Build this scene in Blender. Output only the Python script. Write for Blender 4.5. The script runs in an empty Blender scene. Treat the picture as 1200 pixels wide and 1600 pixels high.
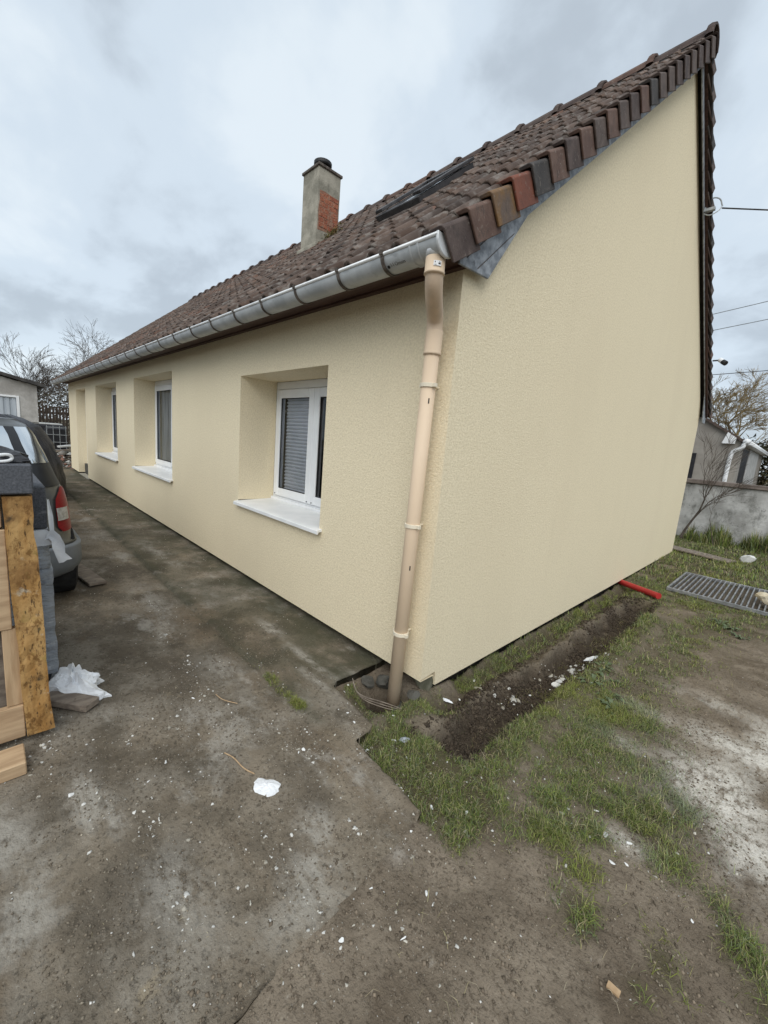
import bpy, bmesh, math, random
import numpy as np
from mathutils import Vector, Matrix

random.seed(7)
RNG = np.random.default_rng(11)
scene = bpy.context.scene
col = scene.collection
R = math.radians

# ------------------------------------------------------------------ camera
CAM = np.array([1.4414, -1.879, 1.5124])
YAW, PITCH, ROLL, FPX = 2.3583, -.16605, .0827, 639.36
def cam_rows():
    f = np.array([math.cos(YAW)*math.cos(PITCH), math.sin(YAW)*math.cos(PITCH), math.sin(PITCH)])
    r = np.array([math.sin(YAW), -math.cos(YAW), 0.]); u = np.cross(r, f)
    c, s = math.cos(ROLL), math.sin(ROLL)
    return np.array([c*r+s*u, -s*r+c*u, f])
CR = cam_rows()
cam_data = bpy.data.cameras.new('camera')
cam = bpy.data.objects.new('camera', cam_data); col.objects.link(cam)
cam_data.sensor_fit = 'HORIZONTAL'; cam_data.sensor_width = 36; cam_data.lens = 36*FPX/1200
cam_data.clip_start = .02; cam_data.clip_end = 2000
m = Matrix(((CR[0][0], CR[1][0], -CR[2][0], CAM[0]), (CR[0][1], CR[1][1], -CR[2][1], CAM[1]),
            (CR[0][2], CR[1][2], -CR[2][2], CAM[2]), (0, 0, 0, 1)))
cam.matrix_world = m
scene.camera = cam

# ------------------------------------------------------------------ sky, sun, exposure
SUN_EL, SUN_AZ = R(46), R(140)          # soft brightness of the cloud deck behind the camera
world = bpy.data.worlds.new('World'); scene.world = world; world.use_nodes = True
wt = world.node_tree; wt.nodes.clear()
def wn(t, **k):
    n = wt.nodes.new(t)
    for a, b in k.items(): setattr(n, a, b)
    return n
sky = wn('ShaderNodeTexSky', sky_type='NISHITA', sun_disc=False, sun_elevation=SUN_EL, sun_rotation=SUN_AZ)
tc = wn('ShaderNodeTexCoord'); sep = wn('ShaderNodeSeparateXYZ')
wt.links.new(tc.outputs['Generated'], sep.inputs[0])
def wmath(op, a, b=None):
    n = wn('ShaderNodeMath', operation=op)
    for i, v in enumerate((a, b)):
        if v is None: continue
        if isinstance(v, (int, float)): n.inputs[i].default_value = v
        else: wt.links.new(v, n.inputs[i])
    return n.outputs[0]
zc = wmath('ADD', wmath('MAXIMUM', sep.outputs[2], 0.0), .5)
comb = wn('ShaderNodeCombineXYZ')
wt.links.new(wmath('DIVIDE', sep.outputs[0], zc), comb.inputs[0]); wt.links.new(wmath('DIVIDE', sep.outputs[1], zc), comb.inputs[1])
def wnoise(scale, detail, rough, dist=0., off=(0, 0, 0)):
    mp = wn('ShaderNodeMapping'); mp.inputs['Location'].default_value = off
    wt.links.new(comb.outputs[0], mp.inputs[0])
    n = wn('ShaderNodeTexNoise'); wt.links.new(mp.outputs[0], n.inputs['Vector'])
    n.inputs['Scale'].default_value = scale; n.inputs['Detail'].default_value = detail
    n.inputs['Roughness'].default_value = rough; n.inputs['Distortion'].default_value = dist
    return n.outputs['Fac']
cl = wmath('ADD', wmath('MULTIPLY', wnoise(1.5, 6, .5, .2, (3.1, 1.7, 0)), .66), wmath('MULTIPLY', wnoise(3.6, 9, .55, .3, (7, 2, 0)), .34))
rmp = wn('ShaderNodeValToRGB'); wt.links.new(cl, rmp.inputs[0])
cr = rmp.color_ramp; cr.interpolation = 'EASE'
cr.elements[0].position = .41; cr.elements[0].color = (3.9, 4.45, 5.0, 1)
cr.elements[1].position = .585; cr.elements[1].color = (6.2, 6.85, 7.35, 1)
e = cr.elements.new(.50); e.color = (5.3, 6.05, 6.75, 1)
mix = wn('ShaderNodeMix', data_type='RGBA'); mix.inputs[0].default_value = .9
wt.links.new(sky.outputs[0], mix.inputs[6]); wt.links.new(rmp.outputs[0], mix.inputs[7])
bg = wn('ShaderNodeBackground'); bg.inputs[1].default_value = .1
wt.links.new(mix.outputs[2], bg.inputs[0])
wo = wn('ShaderNodeOutputWorld'); wt.links.new(bg.outputs[0], wo.inputs[0])

sl = bpy.data.lights.new('sun', 'SUN'); sl.energy = 1.5; sl.angle = R(60); sl.color = (1, .97, .92)
so = bpy.data.objects.new('sun', sl); col.objects.link(so)
sd = Vector((math.sin(SUN_AZ)*math.cos(SUN_EL), math.cos(SUN_AZ)*math.cos(SUN_EL), math.sin(SUN_EL)))
so.rotation_euler = sd.to_track_quat('Z', 'Y').to_euler(); so.location = (3, -3, 6)
scene.view_settings.view_transform = 'Standard'; scene.view_settings.look = 'None'
scene.view_settings.exposure = 0.45; scene.view_settings.gamma = 1; scene.view_settings.use_curve_mapping = False

# ------------------------------------------------------------------ helpers
def tag(o, label=None, cat=None, group=None, kind=None):
    for k, v in (('label', label), ('category', cat), ('group', group), ('kind', kind)):
        if v: o[k] = v
    return o
def empty(name, loc=(0, 0, 0), label=None, cat=None, group=None):
    o = bpy.data.objects.new(name, None); o.location = loc; o.empty_display_size = .1
    col.objects.link(o); return tag(o, label, cat, group)
def link(name, me, parent=None, loc=None):
    o = bpy.data.objects.new(name, me); col.objects.link(o)
    if parent: 
        o.parent = parent
        # children built in world coordinates: undo the parents' offsets
        off = Vector((0, 0, 0)); p = parent
        while p: off += p.location; p = p.parent
        o.location = -off if loc is None else Vector(loc) - off
    elif loc is not None: o.location = loc
    return o
class MB:
    def __init__(s): s.v, s.f, s.mi = [], [], []; s.cur = 0
    def add(s, vs, fs):
        b = len(s.v); s.v += [tuple(map(float, x)) for x in vs]
        s.f += [tuple(b+i for i in f) for f in fs]; s.mi += [s.cur]*len(fs); return s
    def quad(s, a, b, c, d): return s.add([a, b, c, d], [(0, 1, 2, 3)])
    def box(s, lo, hi, rot=None, org=None):
        x0, y0, z0 = lo; x1, y1, z1 = hi
        vs = [(x0,y0,z0),(x1,y0,z0),(x1,y1,z0),(x0,y1,z0),(x0,y0,z1),(x1,y0,z1),(x1,y1,z1),(x0,y1,z1)]
        if rot is not None:
            M = rot; o = Vector(org or (0,0,0)); vs = [tuple(M @ (Vector(v)-o) + o) for v in vs]
        return s.add(vs, [(0,3,2,1),(4,5,6,7),(0,1,5,4),(1,2,6,5),(2,3,7,6),(3,0,4,7)])
    def tube(s, pts, rad, n=8, cap=True, sq=0):
        pts = [Vector(p) for p in pts]; k = len(pts)
        if not hasattr(rad, '__len__'): rad = [rad]*k
        vs, fs = [], []; prev = None
        for i, p in enumerate(pts):
            t = (pts[min(i+1, k-1)]-pts[max(i-1, 0)]).normalized()
            if prev is None:
                a = Vector((0, 0, 1)) if abs(t.z) < .9 else Vector((0, 1, 0))
                u = t.cross(a).normalized()
            else: u = (prev - t*prev.dot(t)).normalized()
            prev = u; w = t.cross(u)
            for j in range(n):
                an = 2*math.pi*(j+.5)/n
                vs.append(p+(u*math.cos(an)+w*math.sin(an))*rad[i])
        for i in range(k-1):
            for j in range(n): fs.append((i*n+j, i*n+(j+1)%n, (i+1)*n+(j+1)%n, (i+1)*n+j))
        if cap: fs += [tuple(range(n))[::-1], tuple((k-1)*n+j for j in range(n))]
        return s.add(vs, fs)
    def prism(s, poly, ax, a, b):
        # polygon in the plane of the two other axes, extruded from a to b along ax
        n = len(poly); vs = []
        for t in (a, b):
            for p in poly:
                q = list(p); q.insert(ax, t); vs.append(q)
        return s.add(vs, [tuple(range(n))[::-1], tuple(range(n, 2*n))]+[(i, (i+1) % n, n+(i+1) % n, n+i) for i in range(n)])
    def mesh(s, name, mats, smooth=False, bev=0, fix=True):
        me = bpy.data.meshes.new(name); me.from_pydata(s.v, [], s.f)
        for m_ in (mats if isinstance(mats, (list, tuple)) else [mats]): me.materials.append(m_)
        me.polygons.foreach_set('material_index', s.mi)
        if fix or bev:
            bm = bmesh.new(); bm.from_mesh(me)
            if fix: bmesh.ops.recalc_face_normals(bm, faces=bm.faces)
            if bev: bmesh.ops.bevel(bm, geom=bm.edges[:], offset=bev, segments=1, affect='EDGES', clamp_overlap=True)
            bm.to_mesh(me); bm.free()
        if smooth: me.polygons.foreach_set('use_smooth', [True]*len(me.polygons))
        return me
    def build(s, name, mats, parent=None, smooth=False, bev=0, fix=True, loc=None):
        return link(name, s.mesh(name, mats, smooth, bev, fix), parent, loc)
def np_mesh(name, V, F, mats, attrs=None, smooth=False):
    V = np.asarray(V, dtype=np.float32); F = np.asarray(F, dtype=np.int32)
    me = bpy.data.meshes.new(name); k = F.shape[1]
    me.vertices.add(len(V)); me.vertices.foreach_set('co', V.ravel())
    me.loops.add(F.size); me.loops.foreach_set('vertex_index', F.ravel())
    me.polygons.add(len(F)); me.polygons.foreach_set('loop_start', np.arange(0, F.size, k, dtype=np.int32))
    me.materials.append(mats)
    for an, av in (attrs or {}).items():
        at = me.attributes.new(an, 'FLOAT_COLOR', 'POINT'); a4 = np.ones((len(V), 4), np.float32); a4[:, :3] = av
        at.data.foreach_set('color', a4.ravel())
    me.update(calc_edges=True)
    if smooth: me.polygons.foreach_set('use_smooth', [True]*len(F))
    return me
_T = RNG.random((256, 256))
def vn(x, y):
    xi = np.floor(x).astype(int); yi = np.floor(y).astype(int); fx = x-xi; fy = y-yi
    fx = fx*fx*(3-2*fx); fy = fy*fy*(3-2*fy)
    a = _T[xi & 255, yi & 255]; b = _T[(xi+1) & 255, yi & 255]; c = _T[xi & 255, (yi+1) & 255]; d = _T[(xi+1) & 255, (yi+1) & 255]
    return (a*(1-fx)+b*fx)*(1-fy)+(c*(1-fx)+d*fx)*fy
def fbm(x, y, sc=1., o=4, seed=0, g=.5):
    x = np.asarray(x, float)*sc+seed*17.3; y = np.asarray(y, float)*sc+seed*9.7
    s = 0; a = 1; t = 0
    for i in range(o):
        s = s+a*vn(x, y); t += a; a *= g; x = x*2.03+5.1; y = y*2.03+3.3
    return s/t
def sstep(a, b, x):
    t = np.clip((x-a)/(b-a), 0, 1); return t*t*(3-2*t)

# ------------------------------------------------------------------ materials
def C4(c): return (c[0], c[1], c[2], 1)
def pmat(name, c1, c2, scale=5, rough=.8, bump=None, metal=0, stretch=None, layers=(), vec='pos', detail=6, ramp=(.35, .65),
         spec=.3, attr=None, extra_bump=None, rnd=None, sheen=0, trans=0):
    mt = bpy.data.materials.new(name); mt.use_nodes = True; nt = mt.node_tree; nt.nodes.clear()
    N = lambda t: nt.nodes.new(t); L = nt.links.new
    out = N('ShaderNodeOutputMaterial'); bs = N('ShaderNodeBsdfPrincipled'); L(bs.outputs[0], out.inputs[0])
    bs.inputs['Roughness'].default_value = rough; bs.inputs['Metallic'].default_value = metal
    bs.inputs['Specular IOR Level'].default_value = spec
    if trans: bs.inputs['Transmission Weight'].default_value = trans
    if vec == 'pos': v0 = N('ShaderNodeNewGeometry').outputs['Position']
    else: v0 = N('ShaderNodeTexCoord').outputs['Object']
    def mapped(st, off=(0, 0, 0)):
        if st is None and off == (0, 0, 0): return v0
        mp = N('ShaderNodeMapping'); L(v0, mp.inputs[0]); mp.inputs['Location'].default_value = off
        if st: mp.inputs['Scale'].default_value = st
        return mp.outputs[0]
    def noise(sc, st=None, det=6, ro=.55, dist=0, off=(0, 0, 0)):
        n = N('ShaderNodeTexNoise'); L(mapped(st, off), n.inputs['Vector']); n.inputs['Scale'].default_value = sc
        n.inputs['Detail'].default_value = det; n.inputs['Roughness'].default_value = ro; n.inputs['Distortion'].default_value = dist
        return n.outputs['Fac']
    def ramp_(f, a, b):
        r_ = N('ShaderNodeMapRange'); L(f, r_.inputs[0]); r_.inputs[1].default_value = a; r_.inputs[2].default_value = b
        r_.interpolation_type = 'SMOOTHSTEP'; return r_.outputs[0]
    def mixc(f, a, b):
        mx = N('ShaderNodeMix'); mx.data_type = 'RGBA'; 
        for i, v in ((0, f), (6, a), (7, b)):
            if isinstance(v, (int, float)): mx.inputs[i].default_value = v
            elif isinstance(v, tuple): mx.inputs[i].default_value = C4(v)
            else: L(v, mx.inputs[i])
        return mx.outputs[2]
    def mul(a, b):
        q = N('ShaderNodeMath'); q.operation = 'MULTIPLY'
        for i, v in enumerate((a, b)):
            if isinstance(v, (int, float)): q.inputs[i].default_value = v
            else: L(v, q.inputs[i])
        return q.outputs[0]
    asep = None
    def achan(an, ch):
        at = N('ShaderNodeAttribute'); at.attribute_name = an; sp = N('ShaderNodeSeparateColor'); L(at.outputs['Color'], sp.inputs[0])
        return sp.outputs[ch]
    c = mixc(ramp_(noise(scale, stretch, detail), *ramp), c1, c2)
    if attr:
        at = N('ShaderNodeAttribute'); at.attribute_name = attr
        mx = N('ShaderNodeMix'); mx.data_type = 'RGBA'; mx.blend_type = 'MULTIPLY'; mx.inputs[0].default_value = 1
        L(c, mx.inputs[6]); L(at.outputs['Color'], mx.inputs[7]); c = mx.outputs[2]
    if rnd:
        oi = N('ShaderNodeObjectInfo'); hs = N('ShaderNodeHueSaturation'); L(c, hs.inputs['Color'])
        mr = N('ShaderNodeMapRange'); L(oi.outputs['Random'], mr.inputs[0]); mr.inputs[3].default_value = rnd[0]; mr.inputs[4].default_value = rnd[1]
        L(mr.outputs[0], hs.inputs['Value']); c = hs.outputs[0]
    for l in layers:
        if 'vor' in l:
            vo = N('ShaderNodeTexVoronoi'); L(mapped(l.get('st')), vo.inputs['Vector']); vo.inputs['Scale'].default_value = l['vor']
            f = ramp_(vo.outputs['Distance'], l['hi'], l['lo'])
            if 'sel' in l:
                f2 = ramp_(noise(l['sel'], None, 3, off=(4, 8, 2)), l.get('slo', .5), l.get('shi', .6)); f = mul(f, f2)
        else: f = ramp_(noise(l['sc'], l.get('st'), l.get('det', 6), l.get('ro', .6), l.get('dist', 0), l.get('off', (1.3, 2.7, .4))), l['lo'], l['hi'])
        if 'm' in l: f = mul(f, achan('mask', l['m']))
        if 'amt' in l: f = mul(f, l['amt'])
        c = mixc(f, c, l['col'])
    L(c, bs.inputs['Base Color'])
    last = None
    for b in ([bump] if bump else [])+list(extra_bump or []):
        bn = N('ShaderNodeBump'); bn.inputs['Strength'].default_value = b[1]; bn.inputs['Distance'].default_value = b[2]
        L(noise(b[0], b[3] if len(b) > 3 else None, 5, .6, off=(.5, .2, .9)), bn.inputs['Height'])
        if last: L(last, bn.inputs['Normal'])
        last = bn.outputs[0]
    if last: L(last, bs.inputs['Normal'])
    return mt
def glass_mat(name, tint=(.8, .85, .88), refl=.25, behind=(.9, .9, .9), ior=1.4):
    mt = bpy.data.materials.new(name); mt.use_nodes = True; nt = mt.node_tree; nt.nodes.clear(); N = nt.nodes.new; L = nt.links.new
    out = N('ShaderNodeOutputMaterial'); tr = N('ShaderNodeBsdfTransparent'); tr.inputs[0].default_value = C4(behind)
    gl = N('ShaderNodeBsdfGlossy'); gl.inputs[0].default_value = C4(tint); gl.inputs['Roughness'].default_value = .02
    fr = N('ShaderNodeFresnel'); fr.inputs[0].default_value = ior
    ad = N('ShaderNodeMath'); ad.operation = 'ADD'; ad.inputs[1].default_value = refl; L(fr.outputs[0], ad.inputs[0])
    mx = N('ShaderNodeMixShader'); L(ad.outputs[0], mx.inputs[0]); L(tr.outputs[0], mx.inputs[1]); L(gl.outputs[0], mx.inputs[2]); L(mx.outputs[0], out.inputs[0])
    return mt

M = {}
M['stucco'] = pmat('stucco', (.785, .678, .475), (.912, .80, .58), 70, .92, bump=(80, .7, .007), extra_bump=[(150, .7, .005)], spec=.12, detail=4, ramp=(.32, .68),
    layers=[dict(sc=95, lo=.56, hi=.70, col=(.66, .56, .39), amt=.6, det=3), dict(sc=85, lo=.60, hi=.72, col=(.93, .85, .66), amt=.6, det=3, off=(7, 7, 1)),
            dict(sc=.9, st=(1, 1, .4), lo=.42, hi=.7, col=(.78, .67, .475), amt=.4), dict(sc=4, st=(1, 1, .1), lo=.55, hi=.8, col=(.75, .645, .455), amt=.3)])
M['plinth'] = pmat('plinth', (.05, .048, .042), (.11, .105, .09), 9, .95, bump=(30, .6, .02))
M['white_pvc'] = pmat('white_pvc', (.80, .81, .82), (.86, .87, .87), 3, .32, spec=.5)
M['sill_white'] = pmat('sill_white', (.80, .81, .80), (.88, .88, .87), 6, .4, spec=.4, layers=[dict(sc=14, lo=.62, hi=.8, col=(.55, .54, .5), amt=.4)])
M['rubber'] = pmat('rubber', (.02, .02, .022), (.035, .035, .035), 12, .6)
M['glass'] = glass_mat('glass', (.9, .95, 1), .0)
M['blind'] = pmat('blind', (.60, .63, .67), (.68, .70, .74), 4, .6)
M['curtain'] = pmat('curtain', (.15, .18, .215), (.42, .46, .51), 14, .9, stretch=(5, 1, .1))
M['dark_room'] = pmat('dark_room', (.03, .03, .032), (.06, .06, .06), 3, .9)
TILE_LAYERS = [dict(sc=9, lo=.52, hi=.75, col=(.26, .225, .2), amt=.55), dict(sc=30, st=(1, .35, .35), lo=.52, hi=.68, col=(.27, .25, .225), amt=.55),
               dict(sc=4, lo=.55, hi=.75, col=(.045, .038, .034), amt=.7), dict(sc=13, lo=.64, hi=.74, col=(.26, .125, .09), amt=.5)]
M['tile'] = pmat('tile', (.092, .063, .049), (.145, .102, .080), 7, .85, bump=(60, .5, .006), layers=TILE_LAYERS, attr='col', spec=.25)
def verge_mat(n, a, b): return pmat(n, a, b, 9, .82, bump=(60, .5, .006), spec=.25, layers=[dict(sc=14, lo=.52, hi=.68, col=(.06, .048, .042), amt=.6, det=9, ro=.7), dict(sc=40, lo=.58, hi=.7, col=(.25, .215, .18), amt=.45), dict(vor=23, lo=.05, hi=.1, sel=8, col=(.45, .43, .38), amt=.6)])
VM = {'dark': verge_mat('verge_dark', (.066, .048, .043), (.105, .078, .069)), 'brown': verge_mat('verge_brown', (.108, .066, .052), (.150, .095, .074)),
      'ochre': verge_mat('verge_ochre', (.20, .115, .05), (.13, .095, .075)), 'red': verge_mat('verge_red', (.21, .075, .047), (.16, .065, .046)),
      'black': verge_mat('verge_black', (.05, .046, .044), (.075, .068, .064)), 'grey': verge_mat('verge_grey', (.085, .064, .056), (.122, .093, .080))}
M['deck'] = pmat('deck', (.02, .017, .015), (.035, .03, .027), 8, .95)
M['soffit'] = pmat('soffit', (.055, .028, .021), (.085, .045, .034), 6, .6, stretch=(.5, 9, 9), bump=(20, .3, .01, (.4, 8, 8)))
M['lead'] = pmat('lead', (.20, .215, .235), (.40, .42, .445), 17, .6, metal=.25, stretch=(1, 1, 1), bump=(24, .6, .01), layers=[dict(sc=28, st=(1, .7, .7), lo=.6, hi=.7, col=(.07, .075, .085), amt=.7)])
M['zinc'] = pmat('zinc', (.40, .42, .43), (.52, .54, .55), 7, .5, metal=.15, layers=[dict(sc=9, st=(1, 2, 3), lo=.58, hi=.75, col=(.24, .25, .25), amt=.55), dict(sc=40, lo=.66, hi=.74, col=(.17, .15, .13), amt=.5)], bump=(14, .1, .01))
M['zinc_rim'] = pmat('zinc_rim', (.62, .64, .65), (.74, .76, .77), 9, .35, metal=.2)
M['bracket'] = pmat('bracket', (.075, .062, .052), (.16, .135, .115), 22, .75, metal=.2)
M['pvc_beige'] = pmat('pvc_beige', (.68, .525, .37), (.735, .575, .415), 4, .6, spec=.4, stretch=(1, 1, .3), layers=[dict(sc=7, st=(1, 1, .4), lo=.6, hi=.78, col=(.6, .45, .32), amt=.5)])
M['pvc_cream'] = pmat('pvc_cream', (.76, .68, .53), (.8, .72, .57), 5, .4, spec=.4)
M['pvc_elbow'] = pmat('pvc_elbow', (.58, .445, .32), (.70, .54, .395), 9, .6, spec=.4)
M['cement'] = pmat('cement', (.25, .235, .19), (.42, .39, .32), 5, .92, bump=(30, .5, .012), layers=[dict(sc=12, st=(1, 1, .3), lo=.56, hi=.75, col=(.13, .125, .1), amt=.6)])
M['brick_orange'] = pmat('brick_orange', (.27, .085, .05), (.38, .14, .08), 11, .95, bump=(40, .9, .014), layers=[dict(sc=9, lo=.5, hi=.62, col=(.26, .19, .14), amt=.75, det=9, ro=.7), dict(sc=16, lo=.58, hi=.68, col=(.08, .05, .04), amt=.75), dict(sc=45, lo=.55, hi=.68, col=(.36, .27, .2), amt=.5)])
M['brick_bed'] = pmat('brick_bed', (.24, .12, .08), (.34, .2, .14), 16, .95, bump=(40, .9, .01), layers=[dict(sc=20, lo=.55, hi=.68, col=(.12, .085, .065), amt=.6)])
M['cowl'] = pmat('cowl', (.025, .025, .026), (.05, .05, .05), 9, .55, metal=.3)
M['sky_frame'] = pmat('sky_frame', (.045, .042, .043), (.075, .07, .07), 9, .5, metal=.3)
M['sky_glass'] = pmat('sky_glass', (.45, .5, .54), (.5, .55, .58), 3, .05, metal=.85, spec=.6)
M['moss'] = pmat('moss', (.08, .07, .025), (.16, .13, .045), 30, 1)

# ------------------------------------------------------------------ ground geometry
SLAB = np.array([(-.401, .10), (-.395, .003), (-.387, -.349), (-.36, -.405), (-.232, -.415), (-.095, -.425), (.031, -.443), (.07, -.50), (.088, -.585),
                 (.2, -.602), (.313, -.613), (.45, -.628), (.562, -.64), (.60, -.72), (.63, -1.0), (.648, -1.4), (.655, -2.0), (.66, -6.0), (-19, -6.0), (-19, .10)])
def sdist(px, py, poly):
    d = np.full(px.shape, 1e9); ins = np.zeros(px.shape, bool); n = len(poly)
    nx = np.zeros(px.shape); ny = np.zeros(px.shape)
    for i in range(n):
        a = poly[i]; b = poly[(i+1) % n]; ex, ey = b-a
        t = np.clip(((px-a[0])*ex+(py-a[1])*ey)/(ex*ex+ey*ey), 0, 1)
        qx = a[0]+t*ex; qy = a[1]+t*ey; dd = np.hypot(px-qx, py-qy)
        k = dd < d; d = np.where(k, dd, d); nx = np.where(k, qx, nx); ny = np.where(k, qy, ny)
        c = ((a[1] > py) != (b[1] > py)) & (px < (b[0]-a[0])*(py-a[1])/((b[1]-a[1]) if b[1] != a[1] else 1e-9)+a[0])
        ins ^= c
    return np.where(ins, -d, d), nx, ny
def sbox(x, y, x0, x1, y0, y1, w):
    return sstep(x0-w, x0+w, x)*(1-sstep(x1-w, x1+w, x))*sstep(y0-w, y0+w, y)*(1-sstep(y1-w, y1+w, y))
def slab_h(x, y):
    apron = sstep(-.70, -.66, y)*.012
    joint = -.02*np.exp(-((y+.665+.015*fbm(x, y, 2, 2, 5)) / .012)**2)*sstep(.5, .2, x+.9)
    return (fbm(x, y, 1.3, 3, 1)-.5)*.016+(fbm(x, y, 9, 3, 2)-.5)*.006+(fbm(x, y, 45, 2, 3)-.5)*.003+apron+joint
def trench_m(x, y):
    wob = (fbm(x, y, 4, 4, 9, .65)-.5)*.17
    t = sbox(x+wob, y+wob, .23, .50, -.23, 3.5, .055)
    t2 = sbox(x+wob, y, .02, .2, -.02, 4.3, .09)*.55
    return np.maximum(t, t2)
def hole_m(x, y): return np.exp(-(((x+.17)/.125)**2+((y+.15)/.13)**2))
def soil_h(x, y):
    sd, _, _ = sdist(x, y, SLAB)
    far = sstep(3, 12, np.hypot(x, y))
    h = -.035+(fbm(x, y, .8, 3, 4)-.5)*.07+(fbm(x, y, 5, 4, 6)-.5)*.035*(1-.5*far)+(fbm(x, y, 28, 3, 7)-.5)*.014+(fbm(x, y, 90, 2, 8)-.5)*.005
    edge = np.exp(-np.maximum(sd, 0)/.22)
    south = sstep(-.6, -.75, y)
    rim = .004-.011*sstep(-1.25, -1.45, y)+.012*(fbm(x, y, 12, 3, 19)-.5)
    h = h*(1-edge*south*.85)+edge*south*(rim+(fbm(x, y, 7, 4, 12)-.5)*.03)
    h = np.where(sd < 0, np.minimum(h, .006+sd*.16*(1+0*x)+(fbm(x, y, 7, 4, 12)-.5)*.03-.06*sstep(.0, -.25, sd)), h)
    h -= (.09+.10*fbm(x, y, 3.2, 3, 55))*trench_m(x, y)+.22*hole_m(x, y)
    bank = np.exp(-((x-.62)/.09)**2)*sstep(-.35, -.2, y)*(1-sstep(2.7, 3.3, y))
    bank2 = np.exp(-((y+.33)/.07)**2)*sstep(.2, .35, x)*(1-sstep(.7, .85, x))
    h += .035*np.maximum(bank, bank2)
    h = np.where(sd < -.3, -.2, h)
    inhouse = (x < -.02) & (y > .14) & (y < 6.9) & (x > -13.5)
    return np.where(inhouse, -.25, h)
def axis(parts):
    out = []
    for a, b, d in parts: out += list(np.arange(a, b-1e-9, d))
    return np.array(out+[parts[-1][1]])
def grid(xs, ys):
    X, Y = np.meshgrid(xs, ys, indexing='ij'); nx, ny = X.shape
    i = np.arange(nx*ny).reshape(nx, ny)
    F = np.stack([i[:-1, :-1], i[1:, :-1], i[1:, 1:], i[:-1, 1:]], -1).reshape(-1, 4)
    return X.ravel(), Y.ravel(), F

# masks for the ground cover (R lime powder, G grassy, B freshly dug soil)
def seg_d(x, y, a, b):
    ex, ey = b[0]-a[0], b[1]-a[1]; t = np.clip(((x-a[0])*ex+(y-a[1])*ey)/(ex*ex+ey*ey), 0, 1)
    return np.hypot(x-a[0]-t*ex, y-a[1]-t*ey)
CLUMPS = [(1.0, .05, .10, .9), (1.18, .16, .16, 1.), (1.06, -.12, .10, .8), (.95, -.26, .10, .9), (.90, -.1, .10, .8), (1.17, -.48, .09, .8), (1.12, -.34, .07, .6), (1.4, -.43, .10, .9), (1.37, -.56, .05, .7),
          (1.585, -.17, .11, .9), (1.66, -.3, .09, .8), (1.3, .35, .13, .6), (1.12, .5, .14, .6), (.95, .45, .14, .7), (1.32, -.02, .10, .6), (1.5, -.05, .07, .5), (.8, -.38, .1, .6), (1.05, .85, .18, .55)]
def grass_m(x, y):
    sd, _, _ = sdist(x, y, SLAB)
    tri = sbox(x, y, .03, .78, -.66, -.25, .05)*1.0
    bank = np.exp(-(seg_d(x, y, (.60, -.25), (.60, 2.9))/.12)**2)*1.0
    band2 = np.exp(-(seg_d(x, y, (.75, .2), (1.0, 3.6))/.28)**2)*.62
    edge = np.exp(-(seg_d(x, y, (.06, .45), (.09, 3.4))/.10)**2)*1.0
    corner = np.maximum(np.exp(-(seg_d(x, y, (.0, -.22), (.14, .12))/.11)**2)*.8, np.exp(-(seg_d(x, y, (-.34, -.28), (-.08, -.36))/.07)**2)*.9)
    g = np.maximum.reduce([tri, bank, band2, edge, corner])
    for cx, cy, r, a in CLUMPS: g = np.maximum(g, a*np.exp(-(((x-cx)**2+(y-cy)**2)/r**2)))
    far = sstep(2.6, 4.2, y)*sstep(-.4, .2, x)*.75
    far = np.maximum(far, sstep(4.5, 6.5, y)*.65)
    g = np.maximum(g, far)
    back = np.maximum(sstep(-13.9, -14.6, x), sstep(-6.0, -6.6, y))*.7
    g = np.maximum(g, back)
    n = fbm(x, y, 3.2, 3, 21)
    g = g*sstep(.31, .54, n+g*.27)
    g *= (1-sstep(.25, .75, trench_m(x, y)+.5*(fbm(x, y, 9, 3, 66)-.5))*.9*(x > .13))*(sd > .0)
    g = g*(1-.93*sbox(x, y, .47, 1.92, 4.22, 5.42, .04))
    g *= (1-.9*np.exp(-(((x+.23)/.12)**2+((y+.16)/.14)**2)))
    return np.clip(g, 0, 1)
def lime_m(x, y):
    g = .0*x
    for cx, cy, rx, ry, a in ((1.42, .62, .22, .32, 1.), (1.56, .35, .17, .22, .85), (1.5, 1.1, .28, .14, .9), (1.0, .62, .22, .07, .35), (.95, 1.05, .25, .07, .45), (1.25, 1.55, .3, .1, .4), (1.2, -.05, .09, .05, .6), (.62, -.83, .05, .05, .3), (1.62, 1.35, .15, .3, .9)):
        g = np.maximum(g, a*np.exp(-(((x-cx)/rx)**2+((y-cy)/ry)**2)))
    return np.clip(g*1.25*sstep(.28, .6, fbm(x, y, 6, 5, 31)+.25*g), 0, 1)

PALE = [(.36, -1.02, .10, .07, 1.), (.47, -1.12, .09, .10, .8), (.55, -1.2, .08, .14, .6), (-.33, -1.66, .20, .05, .9), (-.2, -1.60, .14, .04, .7), (-.32, -1.92, .22, .08, .9), (.02, -1.86, .2, .1, .8), (-1.28, -.335, .16, .05, 1.), (-.75, -.36, .30, .035, .8), (-.5, -.46, .2, .03, .7), (-.95, -.85, .25, .12, .5), (.25, -1.5, .2, .1, .6), (.4, -.75, .12, .05, .5), (-2.3, -.9, .5, .12, .5), (-3.6, -.45, .6, .06, .5)]
def pale_m(x, y):
    g = 0*x
    for cx, cy, rx, ry, a in PALE: g = np.maximum(g, a*np.exp(-(((x-cx)/rx)**2+((y-cy)/ry)**2)))
    return np.clip(g*1.5*sstep(.30, .62, fbm(x, y, 9, 5, 131, .6)+.2*g), 0, 1)
SPK = [dict(vor=120, lo=.07, hi=.16, sel=6, slo=.5, shi=.66, col=(.5, .47, .41), amt=.7)]
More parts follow.
